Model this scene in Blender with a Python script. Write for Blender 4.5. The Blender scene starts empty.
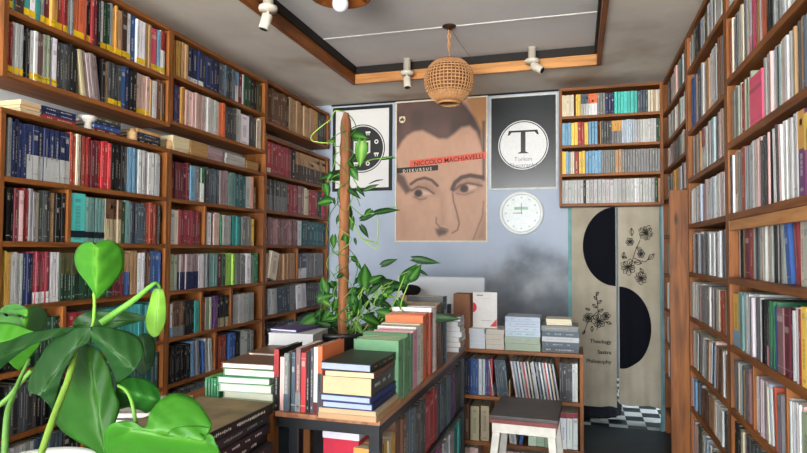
import bpy, bmesh, math, random
from mathutils import Vector, Matrix
R = random.Random(7)
scene = bpy.context.scene
COL = scene.collection
rad = math.radians

# ------------------------------------------------------------------ camera
F, CX, CY = 588.0, 403.5, 231.0
EYE = Vector((0, 0, 1.40))
YAW, PITCH, ROLL = rad(16.5), rad(1.93), 0.0055
fw = Vector((-math.sin(YAW)*math.cos(PITCH), math.cos(YAW)*math.cos(PITCH), math.sin(PITCH)))
rt0 = fw.cross(Vector((0, 0, 1))).normalized()
up0 = rt0.cross(fw)
rt = rt0*math.cos(ROLL) + up0*math.sin(ROLL)
up = up0*math.cos(ROLL) - rt0*math.sin(ROLL)
cam = bpy.data.cameras.new('camera')
camo = bpy.data.objects.new('camera', cam)
COL.objects.link(camo)
m = Matrix((rt, up, -fw)).transposed().to_4x4()
m.translation = EYE
camo.matrix_world = m
cam.sensor_width = 36; cam.lens = F/807*36; cam.clip_start = .02; cam.shift_y = (CY-226.5)/807
scene.camera = camo

def ray(px, py):
    return fw + rt*((px-CX)/F) - up*((py-CY)/F)
def atX(px, py, X):
    d = ray(px, py); return EYE + d*(X/d.x)
def atY(px, py, Y):
    d = ray(px, py); return EYE + d*(Y/d.y)
def atZ(px, py, Z):
    d = ray(px, py); return EYE + d*((Z-1.4)/d.z)
def atD(px, py, D):
    return EYE + ray(px, py)*D
def proj(p):
    v = Vector(p)-EYE; z = v.dot(fw)
    if z < .05: return (-999, -999, z)
    return (CX+F*v.dot(rt)/z, CY-F*v.dot(up)/z, z)

# ------------------------------------------------------------------ colours and materials
def lin(h):
    h = h.lstrip('#'); c = [int(h[i:i+2], 16)/255 for i in (0, 2, 4)]
    return tuple(x/12.92 if x <= .04045 else ((x+.055)/1.055)**2.4 for x in c)
PAL = dict(black='1c1c1e', dark_grey='46484a', grey='7e8080', light_grey='b4b6b4', white='dedede', cream='d8ccb0',
 navy='232f58', blue='2a5798', light_blue='6fa6cc', pale_blue='a9bccb', slate='4a5a68', teal='2b9c98', bright_teal='2cc0b4', dark_teal='2a5f66',
 sea_green='6f9e98', dark_green='1f4630', green='2f8152', mid_green='5b9065', pale_green='a9bd9c', lime='9ccf3a', sage='98a48a', olive='55542f',
 red='ac2c30', bright_red='c8262e', crimson='983442', maroon='6a2230', rust='a8452e', orange='e0662c', amber='d59a32', yellow='ecc62a',
 tan='b48a5c', brown='6e4a34', dark_brown='42302a', beige='bba982', kraft='bc9468', pink='d6899a', hot_pink='e04a70', pale_pink='d9b0a8',
 mauve='8d6668', purple='6a3c78', violet='4c3f70', peach='dfa586', pinkish_grey='a58d90', lavender='b3bbd8', magenta='a03a86')
for k in list(PAL):
    c_ = lin(PAL[k]); l_ = .25*c_[0]+.6*c_[1]+.15*c_[2]; PAL[k] = tuple(.86*x_+.14*l_ for x_ in c_)

def nodes(name):
    mt = bpy.data.materials.new(name); mt.use_nodes = True
    nt = mt.node_tree; b = nt.nodes['Principled BSDF']
    return mt, nt, b
def N(nt, t, **kw):
    n = nt.nodes.new(t)
    for k, v in kw.items():
        if k in n.inputs: n.inputs[k].default_value = v
        else: setattr(n, k, v)
    return n
def rgba(c): return (c[0], c[1], c[2], 1)
def ramp(nt, fac, stops):
    r = nt.nodes.new('ShaderNodeValToRGB'); e = r.color_ramp.elements
    while len(e) < len(stops): e.new(.5)
    for i, (p, c) in enumerate(stops): e[i].position = p; e[i].color = rgba(c)
    nt.links.new(fac, r.inputs[0]); return r.outputs[0]
def mapping(nt, scale=(1, 1, 1), loc=(0, 0, 0)):
    tc = nt.nodes.new('ShaderNodeTexCoord'); mp = nt.nodes.new('ShaderNodeMapping')
    mp.inputs['Scale'].default_value = scale; mp.inputs['Location'].default_value = loc
    nt.links.new(tc.outputs['Object'], mp.inputs[0]); return mp.outputs[0]
def bump(nt, b, h, s=.2, d=.002):
    bp = N(nt, 'ShaderNodeBump'); bp.inputs['Strength'].default_value = s; bp.inputs['Distance'].default_value = d
    nt.links.new(h, bp.inputs['Height']); nt.links.new(bp.outputs[0], b.inputs['Normal'])
def plain(name, col, rough=.6, noise=.12, scale=20, metal=0, spec=.3, bmp=0):
    if isinstance(col, str): col = PAL.get(col) or lin(col)
    mt, nt, b = nodes(name)
    nz = N(nt, 'ShaderNodeTexNoise'); nz.inputs['Scale'].default_value = scale; nz.inputs['Detail'].default_value = 4
    nt.links.new(mapping(nt), nz.inputs['Vector'])
    c = ramp(nt, nz.outputs[0], [(.3, tuple(x*(1-noise) for x in col)), (.7, tuple(min(1, x*(1+noise)) for x in col))])
    nt.links.new(c, b.inputs['Base Color'])
    b.inputs['Roughness'].default_value = rough; b.inputs['Metallic'].default_value = metal
    b.inputs['Specular IOR Level'].default_value = spec
    if bmp: bump(nt, b, nz.outputs[0], bmp)
    return mt
def wood(name, a, c, axis, rough=.5, knots=True):
    mt, nt, b = nodes(name)
    s = [14, 14, 14]; s[axis] = 1.1
    nz = N(nt, 'ShaderNodeTexNoise'); nz.inputs['Scale'].default_value = 2.5; nz.inputs['Detail'].default_value = 6; nz.inputs['Distortion'].default_value = .6
    nt.links.new(mapping(nt, s), nz.inputs['Vector'])
    n2 = N(nt, 'ShaderNodeTexNoise'); n2.inputs['Scale'].default_value = 1.7; n2.inputs['Detail'].default_value = 2
    nt.links.new(mapping(nt, (1, 1, 1), (3, 1, 2)), n2.inputs['Vector'])
    mx = N(nt, 'ShaderNodeMath', operation='MULTIPLY_ADD'); nt.links.new(n2.outputs[0], mx.inputs[0]); mx.inputs[1].default_value = .55
    nt.links.new(nz.outputs[0], mx.inputs[2])
    col = ramp(nt, mx.outputs[0], [(.55, lin(a)), (.95, lin(c))])
    if knots:
        sv = [9, 9, 9]; sv[axis] = 2.4
        vo = N(nt, 'ShaderNodeTexVoronoi'); vo.inputs['Scale'].default_value = 1.0; nt.links.new(mapping(nt, sv), vo.inputs['Vector'])
        k = ramp(nt, vo.outputs['Distance'], [(.04, (1, 1, 1)), (.13, (0, 0, 0))])
        mc = N(nt, 'ShaderNodeMix', data_type='RGBA'); nt.links.new(k, mc.inputs['Factor'])
        nt.links.new(col, mc.inputs['A']); mc.inputs['B'].default_value = rgba(tuple(x*.35 for x in lin(a)))
        col = mc.outputs['Result']
    nt.links.new(col, b.inputs['Base Color']); b.inputs['Roughness'].default_value = rough
    b.inputs['Specular IOR Level'].default_value = .3
    bump(nt, b, nz.outputs[0], .15)
    return mt
WA, WC = '5e3515', '985c2a'
WX, WY, WZ = [wood('shelf_wood_'+'xyz'[i], WA, WC, i) for i in range(3)]
PX, PY, PZ = [wood('pale_pine_'+'xyz'[i], 'a0683a', 'cf9558', i) for i in range(3)]
LX, LY, LZ = [wood('lacquered_wood_'+'xyz'[i], '64360f', '9c5a26', i) for i in range(3)]
TOPW = wood('reddish_tabletop_wood', '7a4a34', 'b57f5e', 1, .35, False)

def colmat(name, rough, spec=.35, stripes=False, nstr=.1, trans=0):
    mt, nt, b = nodes(name)
    at = N(nt, 'ShaderNodeAttribute'); at.attribute_name = 'Col'
    nz = N(nt, 'ShaderNodeTexNoise'); nz.inputs['Scale'].default_value = 45; nz.inputs['Detail'].default_value = 3
    nt.links.new(mapping(nt), nz.inputs['Vector'])
    v = N(nt, 'ShaderNodeMapRange'); v.inputs['To Min'].default_value = 1-nstr; v.inputs['To Max'].default_value = 1+nstr
    nt.links.new(nz.outputs[0], v.inputs['Value'])
    mc = N(nt, 'ShaderNodeVectorMath', operation='SCALE'); nt.links.new(at.outputs['Color'], mc.inputs[0]); nt.links.new(v.outputs[0], mc.inputs['Scale'])
    nt.links.new(mc.outputs[0], b.inputs['Base Color'])
    b.inputs['Roughness'].default_value = rough; b.inputs['Specular IOR Level'].default_value = spec
    if stripes:
        wv = N(nt, 'ShaderNodeTexNoise'); wv.inputs['Scale'].default_value = 1; wv.inputs['Detail'].default_value = 2
        nt.links.new(mapping(nt, (900, 4, 4)), wv.inputs['Vector']); bump(nt, b, wv.outputs[0], .5, .001)
    if trans:
        tr = N(nt, 'ShaderNodeBsdfTranslucent'); ms = N(nt, 'ShaderNodeMixShader'); ms.inputs[0].default_value = trans
        nt.links.new(mc.outputs[0], tr.inputs[0]); nt.links.new(b.outputs[0], ms.inputs[1]); nt.links.new(tr.outputs[0], ms.inputs[2])
        nt.links.new(ms.outputs[0], nt.nodes['Material Output'].inputs['Surface'])
    return mt
COVER = colmat('book_cover', .45, .25)
PAPER = colmat('book_pages', .9, .1, True, .06)
LEAF = colmat('glossy_leaf', .38, .22, False, .18, .28)
STEM = colmat('plant_stem', .5, .3)
BMATS = [COVER, PAPER]

# ------------------------------------------------------------------ mesh helpers
class MB:
    def __init__(s): s.v = []; s.f = []; s.c = []; s.m = []; s.sm = []
    def face(s, pts, col=(1, 1, 1), mat=0, smooth=False):
        n = len(s.v); s.v += [tuple(p) for p in pts]; s.f.append(list(range(n, n+len(pts)))); s.c.append(col); s.m.append(mat); s.sm.append(smooth)
    def box(s, x0, x1, y0, y1, z0, z1, col=(1, 1, 1), mat=0, b=0):
        if b <= 0:
            n = len(s.v)
            s.v += [(x, y, z) for z in (z0, z1) for y in (y0, y1) for x in (x0, x1)]
            for q in ((0, 2, 3, 1), (4, 5, 7, 6), (0, 1, 5, 4), (2, 6, 7, 3), (0, 4, 6, 2), (1, 3, 7, 5)):
                s.f.append([n+i for i in q]); s.c.append(col); s.m.append(mat); s.sm.append(False)
        else:
            bm = bmesh.new(); bmesh.ops.create_cube(bm, size=1)
            for v in bm.verts: v.co = ((x0+x1)/2+v.co.x*(x1-x0), (y0+y1)/2+v.co.y*(y1-y0), (z0+z1)/2+v.co.z*(z1-z0))
            bmesh.ops.bevel(bm, geom=bm.edges[:], offset=b, segments=2, affect='EDGES', profile=.6)
            s.addbm(bm, col, mat)
    def addbm(s, bm, col=(1, 1, 1), mat=0, smooth=False, M=None):
        n = len(s.v); bm.verts.ensure_lookup_table(); bm.verts.index_update()
        s.v += [tuple(M @ v.co if M else v.co) for v in bm.verts]
        for f in bm.faces:
            s.f.append([n+v.index for v in f.verts]); s.c.append(col); s.m.append(mat); s.sm.append(smooth)
        bm.free()
    def prism(s, poly, z0, z1, col=(1, 1, 1), mat=0, M=None, smooth=False):
        n = len(s.v); k = len(poly)
        P = [Vector((p[0], p[1], z)) for z in (z0, z1) for p in poly]
        if M: P = [M @ p for p in P]
        s.v += [tuple(p) for p in P]
        fs = [(list(range(k))[::-1], False), (list(range(k, 2*k)), False)] + [([i, (i+1) % k, k+(i+1) % k, k+i], smooth) for i in range(k)]
        for q, sm in fs:
            s.f.append([n+i for i in q]); s.c.append(col); s.m.append(mat); s.sm.append(sm)
    def lathe(s, prof, seg=24, col=(1, 1, 1), mat=0, M=None, smooth=True):
        n = len(s.v)
        for r, z in prof:
            for i in range(seg):
                a = 2*math.pi*i/seg; p = Vector((r*math.cos(a), r*math.sin(a), z)); s.v.append(tuple(M @ p if M else p))
        for j in range(len(prof)-1):
            for i in range(seg):
                a, b = j*seg+i, j*seg+(i+1) % seg
                s.f.append([n+a, n+b, n+b+seg, n+a+seg]); s.c.append(col); s.m.append(mat); s.sm.append(smooth)
    def tube(s, pts, r, seg=6, col=(1, 1, 1), mat=0):
        pts = [Vector(p) for p in pts]; n = len(s.v); K = len(pts)
        for i, p in enumerate(pts):
            t = (pts[min(i+1, K-1)]-pts[max(i-1, 0)]).normalized()
            a = t.orthogonal().normalized() if i == 0 else (a - t*a.dot(t)).normalized()
            b = t.cross(a); rr = r[i] if isinstance(r, (list, tuple)) else r
            for k in range(seg):
                w = 2*math.pi*k/seg; s.v.append(tuple(p + (a*math.cos(w)+b*math.sin(w))*rr))
        for i in range(K-1):
            for k in range(seg):
                q = [i*seg+k, i*seg+(k+1) % seg, (i+1)*seg+(k+1) % seg, (i+1)*seg+k]
                s.f.append([n+x for x in q]); s.c.append(col); s.m.append(mat); s.sm.append(True)
        for e in (0, K-1):
            s.f.append([n+e*seg+k for k in range(seg)][::(-1 if e == 0 else 1)]); s.c.append(col); s.m.append(mat); s.sm.append(False)
    def mesh(s, name, mats):
        me = bpy.data.meshes.new(name); me.from_pydata(s.v, [], s.f)
        for mt in (mats if isinstance(mats, (list, tuple)) else [mats]): me.materials.append(mt)
        me.polygons.foreach_set('material_index', s.m); me.polygons.foreach_set('use_smooth', s.sm)
        ca = me.color_attributes.new('Col', 'FLOAT_COLOR', 'CORNER'); d = []
        for f, c in zip(s.f, s.c):
            if isinstance(c, list):
                for x in c: d += [x[0], x[1], x[2], 1]
            else: d += [c[0], c[1], c[2], 1]*len(f)
        ca.data.foreach_set('color', d); me.update(); return me
    def build(s, name, mats, parent=None, loc=None, rot=None):
        o = bpy.data.objects.new(name, s.mesh(name, mats)); COL.objects.link(o)
        if parent: o.parent = parent
        if loc is not None: o.location = loc
        if rot is not None: o.rotation_euler = rot
        return o
def tag(o, label=None, cat=None, group=None, kind=None):
    for k, v in (('label', label), ('category', cat), ('group', group), ('kind', kind)):
        if v: o[k] = v
    return o
def empty(name, loc, label, cat, rz=0, group=None):
    o = bpy.data.objects.new(name, None); COL.objects.link(o); o.location = loc; o.rotation_euler = (0, 0, rz)
    o.empty_display_size = .05
    return tag(o, label, cat, group)
def bx(name, mat, dims, parent=None, b=0, loc=None, rot=None):
    mb = MB(); mb.box(*dims, b=b); return mb.build(name, mat, parent, loc, rot)
def struct(o): o['kind'] = 'structure'; return o

# ------------------------------------------------------------------ the setting
XW0, XW1, YB, YF, ZC, ZI = -2.40, .95, 5.04, -4.2, 2.757, 2.87
# floor: dark blue-black worn covering
mt, nt, b = nodes('dark_floor')
nz = N(nt, 'ShaderNodeTexNoise'); nz.inputs['Scale'].default_value = 3; nz.inputs['Detail'].default_value = 6
nt.links.new(mapping(nt), nz.inputs['Vector'])
nt.links.new(ramp(nt, nz.outputs[0], [(.3, lin('10191f')), (.75, lin('2a3a42'))]), b.inputs['Base Color']); b.inputs['Roughness'].default_value = .45
FLOOR = mt
struct(bx('floor', FLOOR, (XW0-.1, XW1+.1, YF-.1, YB, -.08, 0)))
mt, nt, b = nodes('chequer_tiles')
ck = N(nt, 'ShaderNodeTexChecker'); ck.inputs['Scale'].default_value = 1; ck.inputs['Color1'].default_value = rgba(lin('d8dcd6')); ck.inputs['Color2'].default_value = rgba(lin('15191b'))
nt.links.new(mapping(nt, (7, 7, 1), (.33, .1, .5)), ck.inputs[0]); nt.links.new(ck.outputs[0], b.inputs['Base Color']); b.inputs['Roughness'].default_value = .3
struct(bx('floor', [mt], (-.6, 1.6, YB, 7.0, -.08, 0)))
mt, nt, b = nodes('painted_wall_pale_blue')
geo = N(nt, 'ShaderNodeNewGeometry'); sp = N(nt, 'ShaderNodeSeparateXYZ'); nt.links.new(geo.outputs['Position'], sp.inputs[0])
n1 = N(nt, 'ShaderNodeTexNoise'); n1.inputs['Scale'].default_value = 1.6; n1.inputs['Detail'].default_value = 5; nt.links.new(geo.outputs['Position'], n1.inputs['Vector'])
n2 = N(nt, 'ShaderNodeTexNoise'); n2.inputs['Scale'].default_value = 3.2; n2.inputs['Detail'].default_value = 7; nt.links.new(geo.outputs['Position'], n2.inputs['Vector'])
basec = ramp(nt, n1.outputs[0], [(.35, lin('a3afc1')), (.7, lin('b4bfd0'))])
def mrange(v, a, c, lo=0, hi=1):
    r = N(nt, 'ShaderNodeMapRange'); r.interpolation_type = 'SMOOTHSTEP'
    r.inputs['From Min'].default_value = a; r.inputs['From Max'].default_value = c; r.inputs['To Min'].default_value = lo; r.inputs['To Max'].default_value = hi
    nt.links.new(v, r.inputs['Value']); return r.outputs[0]
def mul(a, c):
    q = N(nt, 'ShaderNodeMath', operation='MULTIPLY'); nt.links.new(a, q.inputs[0])
    if isinstance(c, (int, float)): q.inputs[1].default_value = c
    else: nt.links.new(c, q.inputs[1])
    return q.outputs[0]
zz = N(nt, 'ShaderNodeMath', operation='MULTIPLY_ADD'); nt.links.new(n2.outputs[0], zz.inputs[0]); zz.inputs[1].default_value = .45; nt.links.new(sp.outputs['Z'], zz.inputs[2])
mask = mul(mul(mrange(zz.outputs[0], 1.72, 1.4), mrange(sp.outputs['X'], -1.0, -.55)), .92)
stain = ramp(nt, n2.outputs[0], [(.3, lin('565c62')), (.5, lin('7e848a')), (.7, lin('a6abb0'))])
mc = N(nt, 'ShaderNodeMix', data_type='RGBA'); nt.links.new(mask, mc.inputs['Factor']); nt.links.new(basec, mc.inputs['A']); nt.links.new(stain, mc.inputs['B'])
nt.links.new(mc.outputs['Result'], b.inputs['Base Color']); b.inputs['Roughness'].default_value = .6; b.inputs['Specular IOR Level'].default_value = .25
bump(nt, b, n2.outputs[0], .15)
WALLB = mt
WALLW = plain('painted_wall_white', 'c8ccce', .8, .06, 4)
DX0, DX1, DZ = -.075, .635, 1.97
mb = MB(); mb.box(XW0-.1, DX0, YB, YB+.1, 0, ZC+.2); mb.box(DX0, DX1, YB, YB+.1, DZ, ZC+.2); mb.box(DX1, XW1+.1, YB, YB+.1, 0, ZC+.2)
struct(mb.build('wall_back', WALLB))
struct(bx('wall_left', WALLW, (XW0-.1, XW0, YF, YB, 0, ZC+.2)))
struct(bx('wall_right', WALLW, (XW1, XW1+.1, YF, YB, 0, ZC+.2)))
# front wall with wide shop window and door behind the camera
mb = MB(); WX0, WX1, WZ0, WZ1 = -2.3, .9, .1, 2.7
mb.box(XW0-.1, XW1+.1, YF-.1, YF, 0, WZ0); mb.box(XW0-.1, XW1+.1, YF-.1, YF, WZ1, ZC+.2)
mb.box(XW0-.1, WX0, YF-.1, YF, WZ0, WZ1); mb.box(WX1, XW1+.1, YF-.1, YF, WZ0, WZ1)
struct(mb.build('wall_front', WALLW))
wn = struct(bpy.data.objects.new('window_1', None)); COL.objects.link(wn); wn.location = ((WX0+WX1)/2, YF-.05, WZ0)
mb = MB()
for x in (0, .25, .5, .75, 1):
    xc = -1.6+3.2*x; xc = min(max(xc, -1.575), 1.575); mb.box(xc-.025, xc+.025, -.03, .03, 0, WZ1-WZ0)
mb.box(-1.6, 1.6, -.031, .031, 0, .05); mb.box(-1.6, 1.6, -.031, .031, WZ1-WZ0-.05, WZ1-WZ0)
mb.build('window_frame', WZ, wn)
# room behind the curtain
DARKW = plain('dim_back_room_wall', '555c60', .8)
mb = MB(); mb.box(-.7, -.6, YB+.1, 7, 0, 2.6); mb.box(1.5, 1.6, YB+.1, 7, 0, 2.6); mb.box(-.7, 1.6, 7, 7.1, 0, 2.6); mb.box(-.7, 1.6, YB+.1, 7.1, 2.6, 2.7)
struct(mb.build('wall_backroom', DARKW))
# ceiling: lower border, raised middle
def ceilmat(name, a, c, st, scl):
    mt, nt, b = nodes(name)
    n1 = N(nt, 'ShaderNodeTexNoise'); n1.inputs['Scale'].default_value = scl; n1.inputs['Detail'].default_value = 6; n1.inputs['Distortion'].default_value = .4
    nt.links.new(mapping(nt), n1.inputs['Vector'])
    n2 = N(nt, 'ShaderNodeTexNoise'); n2.inputs['Scale'].default_value = .9; n2.inputs['Detail'].default_value = 5; nt.links.new(mapping(nt, (1, 1, 1), (5.3, 2, 0)), n2.inputs['Vector'])
    base = ramp(nt, n1.outputs[0], [(.3, lin(a)), (.7, lin(c))]); k = ramp(nt, n2.outputs[0], [(.58, (0, 0, 0)), (.72, (1, 1, 1))])
    mc = N(nt, 'ShaderNodeMix', data_type='RGBA'); nt.links.new(k, mc.inputs['Factor']); nt.links.new(base, mc.inputs['A']); mc.inputs['B'].default_value = rgba(lin(st))
    nt.links.new(mc.outputs['Result'], b.inputs['Base Color']); b.inputs['Roughness'].default_value = .85
    return mt
CO = ceilmat('stained_ceiling_board', 'd0c7ba', 'e4dcd0', 'ad9680', 2.2)
CI = ceilmat('grey_ceiling_panel', 'cfcdcb', 'dfdddb', 'bdb5ae', 1.6)
IX0, IX1, IY0, IY1 = -1.735, .166, .3, 4.40
mb = MB()
mb.box(XW0, IX0, YF, YB, ZC, ZC+.2); mb.box(IX1, XW1, YF, YB, ZC, ZC+.2); mb.box(IX0, IX1, YF, IY0, ZC, ZC+.2); mb.box(IX0, IX1, IY1, YB, ZC, ZC+.2)
struct(mb.build('ceiling', CO))
struct(bx('ceiling', CI, (IX0, IX1, IY0, IY1, ZI, ZI+.08)))
# wooden trim around the recess with the black reveal above it
BLK = plain('black_painted_wood', '17130f', .6)
TR = MB(); t = .03
TR.box(IX0, IX0+t, IY0, IY1, ZC-.02, ZC+.055); TR.box(IX1-t, IX1, IY0, IY1, ZC-.02, ZC+.055)
trim = MB(); trim.box(IX0, IX1, IY1-t, IY1, ZC-.02, ZC+.055); trim.box(IX0, IX1, IY0, IY0+t, ZC-.02, ZC+.055)
struct(TR.build('trim_1', LY)); struct(trim.build('trim_2', PX))
mb = MB(); e = .045
mb.box(IX0, IX0+e, IY0, IY1, ZC+.056, ZI-.001); mb.box(IX1-e, IX1, IY0, IY1, ZC+.056, ZI-.001); mb.box(IX0+e, IX1-e, IY1-e, IY1, ZC+.056, ZI-.001); mb.box(IX0+e, IX1-e, IY0, IY0+e, ZC+.056, ZI-.001)
struct(mb.build('trim_3', BLK))
# panel seams
WHT = plain('white_seam', 'f2f0ea', .8)
mb = MB()
p = atZ(340*0+309, 41, ZI-.002); q = atZ(598, 12, ZI-.002); dn = (q-p).normalized().cross(Vector((0, 0, 1)))*.009
vz = Vector((0, 0, .0015)); mb.face([p-dn-vz, p+dn-vz, q+dn-vz, q-dn-vz]); mb.face([p-dn-vz, q-dn-vz, q-dn+vz, p-dn+vz]); mb.face([p+dn-vz, p+dn+vz, q+dn+vz, q+dn-vz]); o = struct(mb.build('trim_4', WHT))
# dark line where the back wall meets the ceiling
struct(bx('trim_5', BLK, (-2.2, .0, YB-.006, YB-.001, ZC-.016, ZC-.001)))
# door frame, turquoise
TURQ = plain('turquoise_paint', '6a9c9c', .6, .2, 8)
df = struct(bpy.data.objects.new('door_1', None)); COL.objects.link(df); df.location = (0, 0, 0)
mb = MB(); mb.box(DX0-.0, DX0+.04, YB-.02, YB+.12, 0, DZ); mb.box(DX1-.014, DX1, YB-.02, YB+.02, 0, DZ); mb.box(DX0, DX1, YB-.02, YB+.12, DZ-.04, DZ)
mb.build('door_frame', TURQ, df)

# ------------------------------------------------------------------ books
BOOKS = []           # spec list, split later into individuals and the rest
def contrast(c):
    l = .2*c[0]+.7*c[1]+.1*c[2]
    return (.75, .7, .6) if l < .22 else (.05, .05, .06)
def jit(c, a=.12):
    k = 1+R.uniform(-a, a); return tuple(min(1, max(0, x*k*(1+R.uniform(-.05, .05)))) for x in c)
PAGE = lin('cfc4aa')
def book_mb(mb, w, h, d, c, o, rr, T):
    """book standing: x thickness, y depth (spine at 0, facing -y), z height; T maps to target coordinates"""
    hard = o.get('hard', rr.random() < .5)
    ct = min(.0028 if hard else .0008, w*.2); ov = .003 if hard else .0003
    n0 = len(mb.v)
    mb.box(0, ct, ct, d, 0, h, c); mb.box(w-ct, w, ct, d, 0, h, c)
    k = min(w*.25, .005); r = .35*k
    poly = [(0, ct), (0, k*.6), (k*.4, r*.25), (k, 0), (w-k, 0), (w-k*.4, r*.25), (w, k*.6), (w, ct)]
    mb.prism(poly, 0, h, c)
    mb.box(ct, w-ct, ct, d-ov*1.3, ov, h-ov, jit(o.get('page', PAGE), .08), 1)
    e = -.0005; x0, x1 = k*.9, w-k*.9
    def dec(za, zb, xa, xb, cc): mb.face([(xa, e, za*h), (xb, e, za*h), (xb, e, zb*h), (xa, e, zb*h)], cc)
    if o.get('base'): dec(0, o.get('bz', .3), 0, w, o['base'])
    if o.get('top'): dec(1-o.get('tz', .45), 1, 0, w, o['top'])
    if o.get('tape'): dec(.03, .15, 0, w, lin('e8bf1c'))
    if o.get('band'): dec(.1, .24, 0, w, lin('14202a'))
    cc = contrast(c)
    if o.get('top') and rr.random() < .5: cc = contrast(o['top'])
    lo = .3 if (o.get('base') or o.get('tape')) else .2
    s = rr.random()
    cc = tuple(.38*a+.62*b_ for a, b_ in zip(cc, c))
    wx = (x1-x0)
    if s < .62:
        a = lo+rr.random()*.12; L = .25+.25*rr.random(); q = a
        while q < a+L:                       # broken title strip
            st = .03+.05*rr.random(); dec(q, min(q+st, .95), x0+wx*.3, x0+wx*.68, cc); q += st+.012
        if rr.random() < .7: z = .78+.08*rr.random(); dec(z, z+.07, x0+wx*.3, x0+wx*.68, cc)
        if rr.random() < .5 and not o.get('tape'): dec(.06, .1, x0+wx*.25, x0+wx*.75, cc)
    elif s < .85:
        z = .6+.2*rr.random(); dec(z, z+.09, x0, x1, cc); dec(.1, .115, 0, w, cc); dec(.9, .91, 0, w, cc)
    else:
        dec(.25, .8, x0+wx*.4, x0+wx*.6, cc)
    for i in range(n0, len(mb.v)): mb.v[i] = tuple(T(Vector(mb.v[i])))
ORD = ['zeroth', 'first', 'second', 'third', 'fourth', 'fifth', 'sixth', 'seventh', 'eighth', 'ninth', 'tenth', 'eleventh', 'twelfth', 'thirteenth', 'fourteenth', 'fifteenth', 'sixteenth', 'seventeenth', 'eighteenth', 'nineteenth']
def ordn(n):
    if n < 20: return ORD[n]
    t, u = divmod(n, 10); T_ = ['', '', 'twent', 'thirt', 'fort', 'fift', 'sixt', 'sevent', 'eight', 'ninet'][t] if t < 10 else 'hundred'
    return T_+'ieth' if u == 0 else T_+'y-'+ORD[u]
def mats_of(base, rz):
    return Matrix.Translation(base) @ Matrix.Rotation(rz, 4, 'Z')
mixc = ['white', 'black', 'pale_blue', 'dark_grey', 'white', 'slate', 'light_grey', 'red', 'white', 'navy', 'cream', 'black', 'light_grey']
class Wall:
    def __init__(s, axis, val, sgn):
        s.axis, s.val, s.sgn = axis, val, sgn      # sgn of viewer-right along the wall
        s.rz = {('X', 1): rad(90), ('X', -1): rad(-90), ('Y', 1): 0}[(axis, sgn)]
    def u(s, px, z=None):
        py = 245
        for _ in range(4):
            p = atX(px, py, s.val) if s.axis == 'X' else atY(px, py, s.val)
            if z is None: break
            p.z = z; py = proj(p)[1]
        return p.y if s.axis == 'X' else p.x
    def pt(s, u, depth, z):
        if s.axis == 'X': return Vector((s.val - s.sgn*depth, u, z))
        return Vector((u, s.val+depth, z))
LEFT, RIGHT, BACK = Wall('X', -2.2, 1), Wall('X', .65, -1), Wall('Y', 4.82, 1)
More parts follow.
